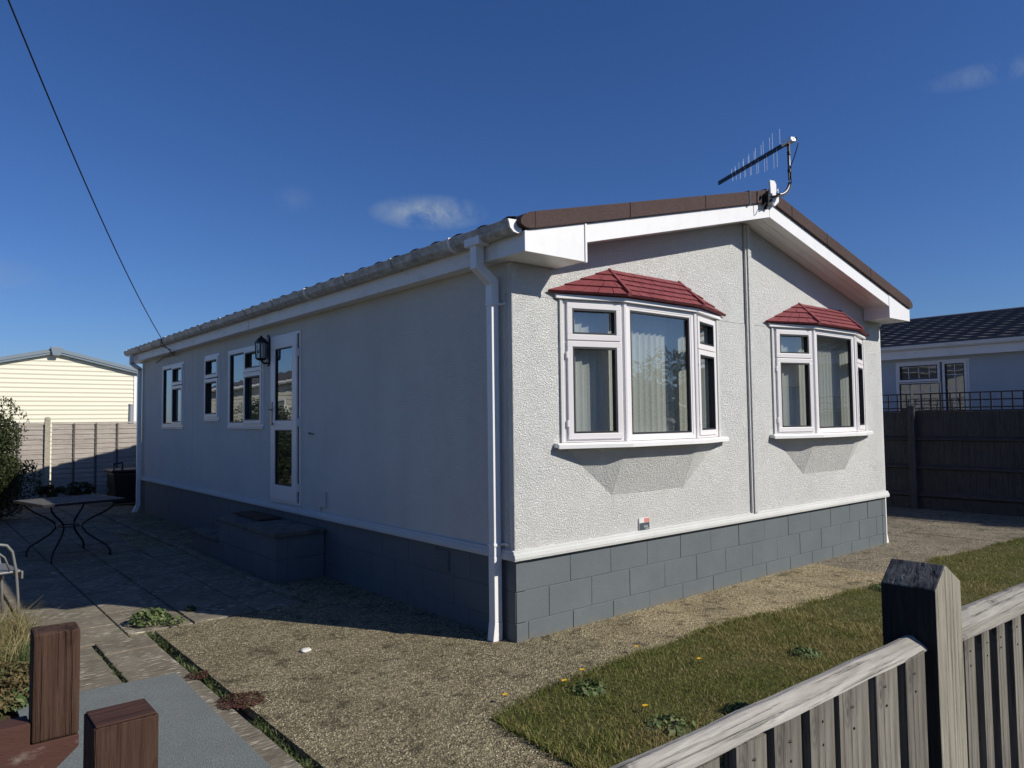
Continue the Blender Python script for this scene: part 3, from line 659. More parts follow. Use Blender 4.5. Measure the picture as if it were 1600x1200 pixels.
# ---- windows
def TF(o, u):      # frame of a window: origin (x,y), unit direction u along it; n = outward
    ux, uy = u; nx, ny = uy, -ux
    return lambda a, n, z: (o[0]+ux*a+nx*n, o[1]+uy*a+ny*n, z)
def ring(mb, T, u0, u1, z0, z1, wd, n0, n1):
    mb.box(u0, u1, n0, n1, z0, z0+wd, T); mb.box(u0, u1, n0, n1, z1-wd, z1, T)
    mb.box(u0, u0+wd, n0, n1, z0+wd, z1-wd, T); mb.box(u1-wd, u1, n0, n1, z0+wd, z1-wd, T)
def window(parent, T, u0, u1, z0, z1, lights, of=.035, hinges=True, deep=0.0, sashw=.045):
    """lights: (u0,u1,z0,z1,opening)"""
    fr = MB(); ring(fr, T, u0, u1, z0, z1, of, -.05, .0)
    for k, (a, b, c, d, op) in enumerate(lights):     # transoms/mullions come from the gaps
        pass
    us = sorted({l[0] for l in lights} | {l[1] for l in lights}); 
    fo = obj('frame', fr, 'frame', parent, bev=.0035)
    for (a, b, c, d, op) in lights:
        s_ = MB(); sw = sashw if op else .022; n1 = .016 if op else -.004
        ring(s_, T, a, b, c, d, sw, -.04, n1)
        if op and hinges and d < 2.3:
            for zz in (c+.1*(d-c)+.02, d-.1*(d-c)-.06): s_.box(a-.012, a+.006, .0, .02, zz, zz+.05, T)
        obj('sash', s_, 'frame', parent, bev=.003)
        g_ = MB(); ring(g_, T, a+sw, b-sw, c+sw, d-sw, .015, -.04, n1-.003); obj('gasket', g_, 'black', parent)
        p_ = MB(); p_.poly([T(a+sw+.01, -.03, c+sw+.01), T(b-sw-.01, -.03, c+sw+.01), T(b-sw-.01, -.03, d-sw-.01), T(a+sw+.01, -.03, d-sw-.01)])
        obj('pane', p_, 'glass', parent)
    return fo
def bay(bx):
    B = MB(); PO = []; d = .165; x0, x1, x2, x3 = bx, bx+.54, bx+1.46, bx+2.0; zb, zt_, tr = 1.405, 2.505, 2.19
    segs_ = [((x0, 0), (x1, -d)), ((x1, -d), (x2, -d)), ((x2, -d), (x3, 0))]
    # corner posts form the base mesh of the part
    for (x, y, r0) in ((x0+.004, -.002, .02), (x1, -d, .026), (x2, -d, .026), (x3-.004, -.002, .02)):
        PO.append(MB().tube([(x, y+.012, zb), (x, y+.012, zt_)], r0, 10))
    B.prism([(x0-.07, -.001), (x0-.07, -.02), (x1-.015, -d-.035), (x2+.015, -d-.035), (x3+.07, -.02), (x3+.07, -.001)], zt_+.002, zt_+.036, 'z'); bo = obj('bay_window', B, 'pvc_clean', H, bev=.003)
    for q_ in PO: obj('post', q_, 'frame', bo)
    for i, (a, b) in enumerate(segs_):
        L = math.hypot(b[0]-a[0], b[1]-a[1]); T = TF(a, ((b[0]-a[0])/L, (b[1]-a[1])/L)); e = .02
        if i != 1:
            window(bo, T, e, L-e, zb, zt_, [(e+.022, L-e-.022, tr+.004, zt_-.022, True), (e+.022, L-e-.022, zb+.022, tr-.004, True)], .03)
            hb = MB(); hb.box(e+.03, L-e-.03, -.045, -.001, tr-.012, tr+.012, T); obj('transom', hb, 'frame', bo)
        else:
            window(bo, T, e, L-e, zb, zt_, [(e+.028, L-e-.028, zb+.028, zt_-.028, False)], .034)
    # stubs/fixing cover at wall
    for q_ in ((x0-.03, x0-.002, -.018, -.001, zb, zt_), (x3+.002, x3+.03, -.018, -.001, zb, zt_)): obj('cover_strip', MB().box(*q_), 'trim_wall', bo)
    # sill
    s_ = MB(); s_.prism([(x0-.10, -.001), (x0-.10, -.045), (x1-.025, -d-.075), (x2+.025, -d-.075), (x3+.10, -.045), (x3+.10, -.001)], zb-.038, zb-.003, 'z'); s_.prism([(x0-.10, -.046), (x0-.1, -.058), (x1-.028, -d-.088), (x2+.028, -d-.088), (x3+.1, -.058), (x3+.1, -.046), (x2+.025, -d-.076), (x1-.025, -d-.076)], zb-.046, zb-.012, 'z')
    obj('sill', s_, 'pvc_clean', bo, bev=.003)
    # apron under the bay
    a_ = MB(); zc = zb-.04; A, B2, C2, D = (x0+.01, -.001, zc), (x1, -d, zc), (x2, -d, zc), (x3-.01, -.001, zc); E_, F2 = (x1-.01, -.001, .968), (x2, -.001, .968)
    n_ = len(a_.v); a_.v += [A, B2, C2, D, E_, F2]; a_.f += [(0, 1, 4), (1, 2, 5, 4), (2, 3, 5), (0, 3, 2, 1), (0, 4, 5, 3)]; a_.mi += [0]*5
    tag(obj('apron', a_, 'wall', bo), None)
    # head board, inner ceiling and red tiled canopy
    cy = MB(); ze = 2.548; yo = -d-.075
    A, B2, C2, D = (x0-.155, -.012, ze), (x1-.03, yo, ze), (x2+.03, yo, ze), (x3+.155, -.012, ze); E_, F2 = (x1+.005, -.001, 2.80), (x2-.005, -.001, 2.80)
    def course(P0, P1, Q0, Q1, rows, splits):
        P0, P1, Q0, Q1 = map(Vector, (P0, P1, Q0, Q1)); nrm = (P1-P0).cross(Q0-P0).normalized()
        if nrm.y > 0: nrm = -nrm
        for r in range(rows):
            t0, t1 = r/rows, min(1, (r+1)/rows+.03); a, b = P0.lerp(Q0, t0), P1.lerp(Q1, t0); c, dd = P1.lerp(Q1, t1), P0.lerp(Q0, t1)
            nt_ = max(1, int((b-a).length/.125)); off = (r % 2)*.5
            cuts = [0]+[min(1, max(0, (k+off)/nt_)) for k in range(1, nt_+1)]+[1]; cuts = sorted(set(cuts))
            for u, w_ in zip(cuts, cuts[1:]):
                if w_-u < .02: continue
                g_ = .003/max(.1, (b-a).length); u2, w2 = u+g_, w_-g_; j = random.uniform(-.0015, .0015)
                pa, pb = a.lerp(b, u2), a.lerp(b, w2); pc, pd = dd.lerp(c, w2), dd.lerp(c, u2)
                cy.hexa([pa-nrm*.004, pb-nrm*.004, pc-nrm*.004, pd-nrm*.004, pa+nrm*(.020+j), pb+nrm*(.020+j), pc+nrm*.006, pd+nrm*.006])
    course(A, B2, E_, E_, 4, 4); course(B2, C2, E_, F2, 5, 8); course(C2, D, F2, F2, 4, 4)
    for P, Q in ((B2, E_), (C2, F2)):
        P, Q = Vector(P), Vector(Q); P = P+Vector((0, -.006, .0)); Q = Q+Vector((0, 0, -.016)); up = Vector((0, -.35, .93)); side = Vector((1, 0, 0))
        cy.hexa([P-side*.022, P+side*.022, Q+side*.022, Q-side*.022, P-side*.016+up*.034, P+side*.016+up*.034, Q+side*.016+up*.030, Q-side*.016+up*.030])
    i_ = len(cy.v); cy.v += [A, B2, C2, D, E_, F2]; cy.f += [(i_, i_+3, i_+2, i_+1), (i_, i_+1, i_+4), (i_+1, i_+2, i_+5, i_+4), (i_+2, i_+3, i_+5)]; cy.mi += [0]*4
    obj('canopy', cy, 'red', bo)
    return bo
for b in BAYX: bay(b)
# vertical blinds (hang inside: things of their own)
def blind(runs, label, yb=.025):
    r_ = empty('vertical_blind', ((runs[0][0]+runs[-1][1])/2, yb, 1.43)); tag(r_, label, 'blind')
    t = MB(); t.box(runs[0][0]-.06, runs[-1][1]+.06, yb-.018, yb+.02, 2.457, 2.487); obj('headrail', t, 'pvc', r_)
    s_ = MB()
    for (a, b, ang) in runs:
        x = a
        while x < b:
            an = R(ang+random.uniform(-5, 5)); dx, dy = .044*math.cos(an), .044*math.sin(an); n_ = 4; prev = None
            for k in range(n_+1):
                t_ = -1+2*k/n_; bow = .006*(1-t_*t_); q = (x+dx*t_-bow*math.sin(an), yb+dy*t_+bow*math.cos(an))
                if prev: s_.poly([(prev[0], prev[1], 1.42), (q[0], q[1], 1.42), (q[0], q[1], 2.455), (prev[0], prev[1], 2.455)])
                prev = q
            x += .076
    obj('slats', s_, 'blind', r_); return r_
blind([(.60, 2.40, -24)], 'cream vertical blind hanging inside the nearer bay window')
blind([(3.60, 5.40, -24)], 'cream vertical blind hanging inside the farther bay window')
# long wall windows
TW = TF((0, 0), (0, -1))   # along -y, outward -x ; a = -y
def lwin(y0, y1, z0, z1, lights):
    T = lambda a, n, z: (-n-.012, y1-a, z)       # a runs from the far end (left in view) to the near end
    Wd = y1-y0; fr = MB()
    wdw = obj('window', MB().box(-.022, -.001, y0-.0, y1, z0-.022, z0-.004), 'frame', H, bev=.002)   # outer sill bead carries the unit
    window(wdw, T, 0, Wd, z0, z1, lights, .04, hinges=False)
    return wdw, T
wdw, T = lwin(*WINS[0], [(.035, .60, 1.572, 2.53, False), (.625, 1.225, 1.575, 2.22, True), (.625, 1.225, 2.235, 2.53, True)])
mu = MB(); mu.box(.60, .625, -.05, .0, 1.577, 2.525, T); mu.box(.626, 1.22, -.049, -.001, 2.22, 2.235, T); obj('mullion', mu, 'frame', wdw)
wdw, T = lwin(*WINS[1], [(.035, .615, 1.675, 2.225, True), (.035, .615, 2.24, 2.537, True)])
wdw, T = lwin(*WINS[2], [(.035, .60, 1.57, 2.53, False), (.625, 1.205, 1.572, 2.20, True), (.625, 1.205, 2.215, 2.53, True)])
mu = MB(); mu.box(.60, .625, -.05, .0, 1.577, 2.525, T); obj('mullion', mu, 'frame', wdw)
blind_mb = MB(); blind_mb.box(.20, .21, 8.75, 9.25, 1.56, 2.5); tag(obj('curtain', blind_mb, 'blind'), 'pale curtain hanging inside the farthest side window', 'curtain')
# door
y0, y1, z0, z1 = DOOR; T = lambda a, n, z: (-n-.010, y1-a, z); Wd = y1-y0
dfr = MB(); ring(dfr, T, 0, Wd, z0, z1, .03, -.05, .006); dr = obj('door', dfr, 'frame', H, bev=.003)
lf = MB(); a0, a1 = .034, Wd-.062
lf.box(a0, a1, -.03, .022, z0+.032, z0+.20, T); lf.box(a0, a1, -.03, .022, z1-.16, z1-.032, T)
lf.box(a0, a0+.13, -.03, .022, z0+.20, z1-.16, T); lf.box(a1-.13, a1, -.03, .022, z0+.20, z1-.16, T); lf.box(a0+.13, a1-.13, -.03, .022, 1.50, 1.61, T)
obj('leaf', lf, 'frame', dr, bev=.004)
for (c, d) in ((z0+.20, 1.50), (1.61, z1-.16)):
    g_ = MB(); ring(g_, T, a0+.13, a1-.13, c, d, .012, -.03, .014); obj('gasket', g_, 'black', dr)
    p_ = MB(); p_.poly([T(a0+.135, 0, c+.005), T(a1-.135, 0, c+.005), T(a1-.135, 0, d-.005), T(a0+.135, 0, d-.005)]); obj('pane', p_, 'glass', dr)
hn = MB(); hn.box(a0+.035, a0+.06, .022, .032, 1.60, 1.83, T); hn.tube([T(a0+.047, .03, 1.74), T(a0+.047, .07, 1.74)], .008); hn.tube([T(a0+.047, .068, 1.74), T(a0+.14, .072, 1.735)], .008)
obj('handle', hn, 'brass', dr)
hn = MB(); hn.tube([T(a0+.06, .02, 1.575), T(a0+.06, .04, 1.575)], .02, 12); obj('lock', hn, 'brass', dr)
for zz in (.80, 1.52, 2.30):
    hn = MB(); hn.tube([T(a1+.018, .028, zz), T(a1+.018, .028, zz+.13)], .012, 8); hn.box(a1-.02, a1+.04, .006, .03, zz+.02, zz+.11, T); obj('hinge', hn, 'frame', dr, bev=.002)
g_ = MB(); g_.box(a1+.003, a1+.028, -.02, .004, z0+.03, z1-.03, T); obj('gasket', g_, 'black', dr)

# ------------------------------------------------------------------ lantern by the door
L_ = empty('wall_lantern', (0, 4.60, 2.27)); tag(L_, 'black carriage lantern mounted on the shaded wall beside the white door', 'wall lantern')
ly = 4.60
b = MB(); b.prism([(ly-.045, 2.29), (ly, 2.265), (ly+.045, 2.29), (ly+.05, 2.34), (ly+.05, 2.57), (ly+.045, 2.61), (ly, 2.65), (ly-.045, 2.61), (ly-.05, 2.57), (ly-.05, 2.34)], -.022, -.001, 'x'); obj('backplate', b, 'blackmetal', L_, bev=.004)
cx_, cz_ = -.095, 2.45
b = MB(); b.tube([(cx_, ly, 2.335), (cx_, ly, 2.36)], [.04, .070], 6); b.tube([(cx_, ly, 2.545), (cx_, ly, 2.56), (cx_, ly, 2.60), (cx_, ly, 2.62), (cx_, ly, 2.635)], [.076, .074, .04, .015, .008], 6)
b.tube([(-.01, ly, 2.31), (-.06, ly, 2.30), (cx_, ly, 2.335)], .012)
for k in range(6):
    a = math.pi/3*k; q = (cx_+.062*math.cos(a), ly+.062*math.sin(a)); b.tube([(q[0], q[1], 2.358), (cx_+.070*math.cos(a), ly+.070*math.sin(a), 2.548)], .0085, 5)
obj('cage', b, 'blackmetal', L_)
b = MB(); b.tube([(cx_, ly, 2.36), (cx_, ly, 2.546)], [.058, .066], 6, cap=False); obj('glass', b, 'lamp_glass', L_)
b = MB(); b.tube([(cx_, ly, 2.36), (cx_, ly, 2.39), (cx_, ly, 2.53)], [.022, .026, .024], 10); obj('bulb', b, 'bulb', L_)

# ------------------------------------------------------------------ steps and doormat
st = MB(); st.box(-.52, -.04, 3.07, 4.78, -.03, .445)
ST = empty('doorstep', (-.28, 4.3, 0)); tag(ST, 'blockwork doorstep painted dark grey with slab treads under the side door', 'doorstep')
sb = MB()
for ci, (z0, z1) in enumerate(((-.03, .215), (.222, .442))):
    js = [3.07, 3.07+(.45 if ci else .22)]
    while js[-1] < 4.3: js.append(js[-1]+.45)
    js.append(4.78)
    for a, b in zip(js, js[1:]): sb.box(-.52, -.40, a+.003, b-.003, z0, z1)
    sb.box(-.399, -.005, 3.07+.001, 3.17, z0, z1); sb.box(-.399, -.005, 4.68, 4.779, z0, z1)
sb.box(-.51, -.005, 3.08, 4.77, -.03, .43); obj('block_base', sb, 'skirt', ST, bev=.003)
t = MB(); t.box(-.55, -.006, 3.04, 3.95, .445, .492); obj('tread', t, 'step', ST, bev=.008)
t = MB(); t.box(-.54, -.006, 3.956, 4.82, .445, .485); obj('tread', t, 'step', ST, bev=.008)
t = MB(); t.box(-.50, -.006, 4.825, 5.85, -.03, .19); obj('block_base', t, 'skirt', ST, bev=.004)
t = MB(); t.box(-.53, -.006, 4.823, 5.3, .192, .235); t.box(-.52, -.006, 5.306, 5.9, .192, .237); obj('tread', t, 'step', ST, bev=.008)
t = MB(); t.box(-.30, -.04, 4.10, 4.98, .494, .506)
for k in range(9): t.box(-.295, -.045, 4.12+k*.095, 4.20+k*.095, .5062, .514)
tag(obj('doormat', t, 'matboard', bev=.003), 'brown slatted doormat lying on the step below the door', 'doormat')

# ------------------------------------------------------------------ aerial
A_ = empty('tv_aerial', (3.1, -.42, 3.62)); tag(A_, 'long television aerial with thin upright rods on a hooked pole at the ridge', 'aerial')
mx, my = 3.12, -.45
b = MB(); pts = [(HX-.13, -.37, 3.655), (HX-.02, -.395, 3.68)]
for k in range(9):
    t = math.pi/2*k/8; pts.append((mx-.17+.17*math.sin(t), my+.03-.03*math.sin(t), 3.86-.17*math.cos(t)+.0))
pts += [(mx, my, 3.95), (mx, my, 4.21)]
b.tube(pts, .014, 10); obj('mast', b, 'dullpipe', A_, smooth=True)
b = MB(); b.box(HX-.15, HX-.075, -.385, -.34, 3.60, 3.70); b.tube([(HX-.17, -.375, 3.69), (HX-.17, -.41, 3.69)], .016); b.tube([(HX-.11, -.375, 3.63), (HX-.11, -.41, 3.63)], .012); obj('bracket', b, 'blackmetal', A_)
bd = Vector((3.605-3.098, .667+.45, 0)).normalized(); bs = Vector((mx-.02, my, 4.215)); BL = 1.23
sd = Vector((bd.y, -bd.x, 0))
def P(t, s=0, z=0): return bs+bd*t+sd*s+Vector((0, 0, z))
b = MB()
for z in (-.012, .012):
    b.hexa([P(-.02, -.009, z-.008), P(-.02, .009, z-.008), P(BL, .009, z-.008), P(BL, -.009, z-.008), P(-.02, -.009, z+.008), P(-.02, .009, z+.008), P(BL, .009, z+.008), P(BL, -.009, z+.008)])
obj('boom', b, M['alu'] if 0 else 'blackmetal', A_)
b = MB(); b.hexa([P(-.09, -.03, -.02), P(-.09, .03, -.02), P(.06, .025, -.02), P(.06, -.025, -.02), P(-.09, -.03, .025), P(-.09, .03, .025), P(.06, .025, .03), P(.06, -.025, .03)]); obj('clamp', b, 'alu', A_, bev=.008)
t = .13; k = 0; ln = .215
while t < BL-.02 and k < 16:
    for s_ in (1, -1):
        tt = t+(0 if s_ > 0 else .018); e = MB(); e.tube([P(tt, .012*s_*(-1)**k, 0), P(tt, .012*s_*(-1)**k, s_*ln*.88)], .0021, 5); obj('rod', e, 'alu', A_)
    t += ln*.40; ln *= .93; k += 1
b = MB(); pts = [P(-.08, 0, .01), P(-.14, 0, -.0), P(-.16, 0, -.07), P(-.10, 0, -.17), (mx-.0, my-.018, 3.99), (mx, my-.018, 3.86)]
for k in range(8, -1, -1):
    t = math.pi/2*k/8; pts.append((mx-.17+.17*math.sin(t)+.0, my+.012-.03*math.sin(t), 3.86-.17*math.cos(t)-.02))
pts += [(HX-.10, -.40, 3.64), (HX-.16, -.36, 3.60), (HX-.22, -.345, 3.52), (HX-.25, -.345, 3.50), (HX-.26, -.34, 3.60), (HX-.255, -.34, 3.70)]
b.tube(pts, .005, 6); obj('cable', b, 'black', A_, smooth=True)
for z in (3.93, 4.10):
    b = MB(); b.tube([(mx, my-.002, z), (mx, my-.002, z+.03)], .019, 8); obj('tape', b, 'black', A_)

# ------------------------------------------------------------------ overhead cable
_cd = Vector((-2.61, -6.54, 0))/7.04
CABLE = [Vector((-.262, 8.41, 2.965+.13*h+.0113*h*h))+_cd*h for h in [i*.5 for i in range(26)]]
UP = empty('utility_pole', (-4.94, -3.28, 0)); tag(UP, 'timber pole beside the lane that carries the overhead cable', 'utility pole')
b = MB(); b.tube([(-4.94, -3.28, -.1), (-4.94, -3.28, 6.8)], [.13, .09], 12); obj('pole', b, 'bark', UP)
b = MB(); b.tube(CABLE, .0065, 6)
b.tube([(-.262, 8.41, 2.96), (-.268, 8.3, 2.86), (-.16, 8.20, 2.72), (-.03, 8.5, 2.70), (-.012, 9.2, 2.72), (-.012, 9.7, 2.66)], .007, 6)
b.tube([(-.262, 8.41, 2.955), (-.25, 8.45, 2.84), (-.15, 8.26, 2.76), (-.06, 8.35, 2.735), (-.02, 8.9, 2.74)], .006, 6)
tag(obj('overhead_cable', b, 'black', smooth=True), 'thin black cable sagging down from the sky to the eaves of the house', 'cable')

# ------------------------------------------------------------------ front fence (weathered pickets)
F = empty('picket_fence', (-1.5, -3.47, 0)); tag(F, 'weathered grey wooden fence with pointed post along the lawn in the foreground', 'fence')
px0, w_, py0 = -1.985, .118, -3.422
wy = .094; zt, zs = 1.311, 1.2725
p = MB(); q = lambda a, b, z: (px0+a*w_, py0-wy+b*wy, z); hr = .42
p.v = [q(0, 0, -.1), q(1, 0, -.1), q(1, 1, -.1), q(0, 1, -.1), q(0, 0, zs), q(1, 0, zs), q(1, 1, zs), q(0, 1, zs), q(hr, 0, zt), q(hr, 1, zt)]
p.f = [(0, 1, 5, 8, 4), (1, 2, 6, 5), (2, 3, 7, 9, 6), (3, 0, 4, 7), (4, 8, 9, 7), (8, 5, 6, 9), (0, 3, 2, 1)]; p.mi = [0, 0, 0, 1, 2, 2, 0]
obj('post', p, ['post', 'algae_shade_black', 'post_top'], F, bev=.003)
def rail(x0, x1, za0, za1, h, yf, yb, warp=.004, n=14):
    r = MB(); rows = []
    for k in range(n+1):
        t = k/n; x = x0+(x1-x0)*t; z = za0+(za1-za0)*t+random.uniform(-1, 1)*warp*.3
        rows.append([(x, yf, z-h), (x, yb, z-h), (x, yb, z-.003), (x, (yf+yb)/2+.006, z), (x, yf+.008, z-.012), (x, yf, z-.020)])
    i = 0
    for q in rows: r.v += q
    m_ = 6
    for k in range(n):
        for j in range(m_): r.f.append((k*m_+j, k*m_+(j+1) % m_, (k+1)*m_+(j+1) % m_, (k+1)*m_+j)); r.mi.append(0)
    r.f.append(tuple(range(m_))); r.f.append(tuple(n*m_+j for j in range(m_))); r.mi += [0, 0]; return r
obj('rail', rail(-3.05, px0-.001, 1.197, 1.188, .020, -3.501, -3.462), 'wood_x', F, bev=.002)
obj('rail', rail(px0+w_+.001, 4.0, 1.199, 1.03, .046, -3.505, -3.463, n=40), 'wood_x', F, bev=.002)
obj('rail', rail(-3.05, px0-.001, .40, .40, .06, -3.485, -3.455), 'wood_x', F); obj('rail', rail(px0+w_+.001, 4.0, .40, .40, .06, -3.485, -3.455), 'wood_x', F)
def picket(x0, x1, zt, yf, th=.018, mt_='wood_z'):
    b = MB(); t_ = random.uniform(-.003, .003); y_ = yf+random.uniform(-.002, .002)
    b.hexa([(x0, y_, .05), (x1, y_, .05), (x1, y_+th, .05), (x0, y_+th, .05), (x0+t_, y_, zt), (x1+t_, y_, zt+random.uniform(-.002, .002)), (x1+t_, y_+th, zt), (x0+t_, y_+th, zt)])
    b.cur = 1; xm_ = (x0+x1)/2+random.uniform(-.008, .008)
    for zz in (zt-random.uniform(.022, .03), zt-random.uniform(.05, .062)): b.tube([(xm_+random.uniform(-.006, .006), y_+.001, zz), (xm_, y_-.0012, zz)], .0018, 6)
    return obj('picket', b, [mt_, 'nail'], F)
x = px0-.020
edges = []
while x > -3.0:
    wd = random.choice((.088, .078, .094, .068)); picket(x-wd, x, 1.170+random.uniform(-.003, .003), -3.499); edges.append((x-wd, wd)); x -= wd+random.uniform(.021, .030)
for (a, wd) in edges: picket(a-.035, a+.012, 1.165, -3.461, .018, 'algae_shade_black')  # back pickets, same wood as the front; gap shade put into their colour
x = px0+w_+.006; edges = []
while x < 3.9:
    gap = random.uniform(.034, .046); x += gap; wd = random.uniform(.040, .056); picket(x, x+wd, 1.156-.029*(x+1.867), -3.503); edges.append(x+wd); x += wd
for a in edges: picket(a-.014, a+.050, 1.13-.029*(a+1.9), -3.461, .018, 'algae_shade_black')  # back pickets blackened to colour in the shade of the gaps
for (xx,) in ((1.0,), (4.0,)):
    p = MB(); p.box(xx, xx+.1, -3.455, -3.36, -.1, 1.3); obj('post', p, 'post', F, bev=.003)

# ------------------------------------------------------------------ brown gate and gate post
G = empty('gate', (-3.3, -2.64, 0)); tag(G, 'brown stained wooden gate stile and worn rail at lower left', 'gate')
gx = -3.149; gy = -2.665; gw = .065
p = MB(); p.hexa([(gx-gw, gy, 1.085), (gx, gy, 1.085), (gx, gy+.04, 1.085), (gx-gw, gy+.04, 1.085), (gx-gw, gy, 1.254), (gx, gy, 1.252), (gx, gy+.04, 1.256), (gx-gw, gy+.04, 1.258)])
obj('stile', p, 'brown_z', G, bev=.004)
p = MB(); p.prism([(gx-gw, 1.084), (gx, 1.084), (gx, 1.066), (gx-.03, 1.04), (gx-.07, 1.015), (-4.15, .985), (-4.15, 1.128), (gx-.30, 1.124), (gx-gw-.0015, 1.118), (gx-gw-.0015, 1.084)], gy, gy+.045, 'y')
obj('rail', p, 'brown_x', G, bev=.004)
p = MB(); p.box(-4.15, -4.07, gy+.051, gy+.13, -.1, 1.25); p.box(-4.14, gx-.1, gy+.005, gy+.045, .35, .43); obj('stile', p, 'brown_z', G, bev=.004)
for k in range(7):
    p = MB(); xx = -4.05+k*.125; p.box(xx, xx+.09, gy+.051, gy+.068, .1, 1.05); obj('board', p, 'brown_z', G, bev=.003)
bx0, by0 = -3.176, -2.93; bw = .079; bd_ = .072
p = MB(); p.cur = 0
p.box(bx0, bx0+bw, by0, by0+bd_, -.1, 1.180)
p.cur = 1; p.box(bx0+.002, bx0+bw-.002, by0+.002, by0+bd_-.002, 1.1802, 1.183)
GP_ = obj('gate_post', p, ['brown_z', 'brown_top'], bev=.004); tag(GP_, 'brown stained square post with bare flat top beside the gate', 'gate post')

# ------------------------------------------------------------------ mat on the slabs
mt = MB(); n_ = 16
mt.prism([(-2.86, .99), (-2.02, .925), (-2.055, -.68), (-2.10, -2.2), (-2.9, -2.2)], .008, .018, 'z')
tag(obj('walkway_mat', mt, 'mat', bev=.003), 'flat grey green felt mat lying on the slabs inside the gate', 'mat')

# ------------------------------------------------------------------ patio table
TB = empty('patio_table', (-1.80, 6.33, 0)); tag(TB, 'patio table with thin square top and curved black iron legs beside the house', 'table')
ta = R(12); tcx, tcy = -1.80, 6.33
def TT(x, y, z): return (tcx+x*math.cos(ta)-y*math.sin(ta), tcy+x*math.sin(ta)+y*math.cos(ta), z)
b = MB(); b.box(-.435, .435, -.455, .455, .668, .680, TT); obj('tabletop', b, 'tabletop', TB, bev=.003)
b = MB()
for (a, c, d, e) in ((-.45, .45, -.47, -.4555), (-.45, .45, .4555, .47), (-.45, -.4355, -.455, .455), (.4355, .45, -.455, .455)): b.box(a, c, d, e, .655, .684, TT)
obj('rim', b, 'blackmetal', TB)
for sx in (-1, 1):
    for sy in (-1, 1):
        prof = [(.40, .655), (.385, .60), (.31, .53), (.20, .46), (.125, .40), (.115, .34), (.16, .27), (.25, .19), (.335, .12), (.365, .06), (.365, 0)]
        b = MB(); b.tube([TT(sx*r*.88, sy*r*1.05, z) for r, z in prof], .0125, 8); obj('leg', b, 'blackmetal', TB, smooth=True)
b = MB(); b.tube([TT(.125*math.cos(2*math.pi*k/20), .14*math.sin(2*math.pi*k/20), .365) for k in range(21)], .008, 6); obj('ring', b, 'blackmetal', TB, smooth=True)

# ------------------------------------------------------------------ garden chair
CH = empty('garden_chair', (-2.83, 3.25, 0)); tag(CH, 'pale grey metal garden armchair at the left edge of the patio', 'chair')
ca = R(8); ccx, ccy = -2.89, 3.27
def TCh(x, y, z): return (ccx+x*math.cos(ca)-y*math.sin(ca), ccy+x*math.sin(ca)+y*math.cos(ca), z)
b = MB(); b.box(-.22, .235, -.23, .23, .405, .425, TCh); b.box(.236, .255, -.23, .23, .35, .415, TCh); obj('seat', b, 'chair', CH, bev=.008)
for s_ in (-1, 1):
    b = MB(); b.tube([TCh(.225, .24*s_, 0), TCh(.215, .24*s_, .22), TCh(.20, .24*s_, .42), TCh(.17, .245*s_, .58), TCh(.13, .25*s_, .635), TCh(.05, .25*s_, .655), TCh(-.22, .25*s_, .66)], .012, 8); obj('leg', b, 'chair', CH, smooth=True)
    b = MB(); b.tube([TCh(-.33, .23*s_, 0), TCh(-.22, .23*s_, .42), TCh(-.30, .23*s_, .88)], .012, 8); obj('leg', b, 'chair', CH, smooth=True)
    b = MB(); b.tube([TCh(.16, .235*s_, .43), TCh(.12, .24*s_, .54), TCh(.06, .24*s_, .60), TCh(-.2, .24*s_, .61)], .008, 6); obj('armrest', b, 'chair', CH, smooth=True)
b = MB()
for k in range(7): b.tube([TCh(-.225-.01*k*0, -.2+.0667*k, .43), TCh(-.30, -.2+.0667*k, .88)], .007, 6)
b.tube([TCh(-.30, -.23, .88), TCh(-.31, 0, .90), TCh(-.30, .23, .88)], .012, 8); obj('backrest', b, 'chair', CH, smooth=True)

# ------------------------------------------------------------------ back fence (lap panels, concrete post)
BF = empty('panel_fence', (1.5, 14.4, 0)); tag(BF, 'silvered overlap panel fence with concrete post in front of the cream house', 'fence')
FY = 14.4
def lap_panel(x0, x1):
    b = MB(); z = .03; hh = .105
    while z < 1.60:
        wob = random.uniform(-.006, .006)
        b.hexa([(x0, FY-.018, z+wob), (x1, FY-.018, z-wob), (x1, FY+.004, z), (x0, FY+.004, z), (x0, FY-.004, z+hh+.012), (x1, FY-.004, z+hh+.012), (x1, FY+.004, z+hh), (x0, FY+.004, z+hh)]); z += hh
    p = obj('panel', b, 'lap', BF)
    c = MB(); c.box(x0, x1, FY-.035, FY+.02, 1.63, 1.66); obj('capping', c, 'lap', p)
    k = x0+.41
    while k < x1-.2: c = MB(); c.box(k-.018, k+.018, FY-.036, FY-.0185, .03, 1.628); obj('batten', c, 'lapdark', p); k += .425
for x0 in (-4.59, -2.79, -.92, .94, 2.8, 4.66): lap_panel(x0, x0+1.755)
for k, x0 in enumerate((-4.70, -2.90, -1.055, .83, 2.69, 4.55)):
    c = MB(); z_ = 1.775 if k == 2 else 1.68
    c.hexa([(x0, FY-.06, -.1), (x0+.1, FY-.06, -.1), (x0+.1, FY+.04, -.1), (x0, FY+.04, -.1), (x0, FY-.06, z_-.03), (x0+.1, FY-.06, z_-.03), (x0+.1, FY+.04, z_-.03), (x0, FY+.04, z_-.03)])
    c.hexa([(x0, FY-.06, z_-.03), (x0+.1, FY-.06, z_-.03), (x0+.1, FY+.04, z_-.03), (x0, FY+.04, z_-.03), (x0+.025, FY-.04, z_), (x0+.075, FY-.04, z_), (x0+.075, FY+.02, z_), (x0+.025, FY+.02, z_)])
    obj('post', c, 'cpost', BF)
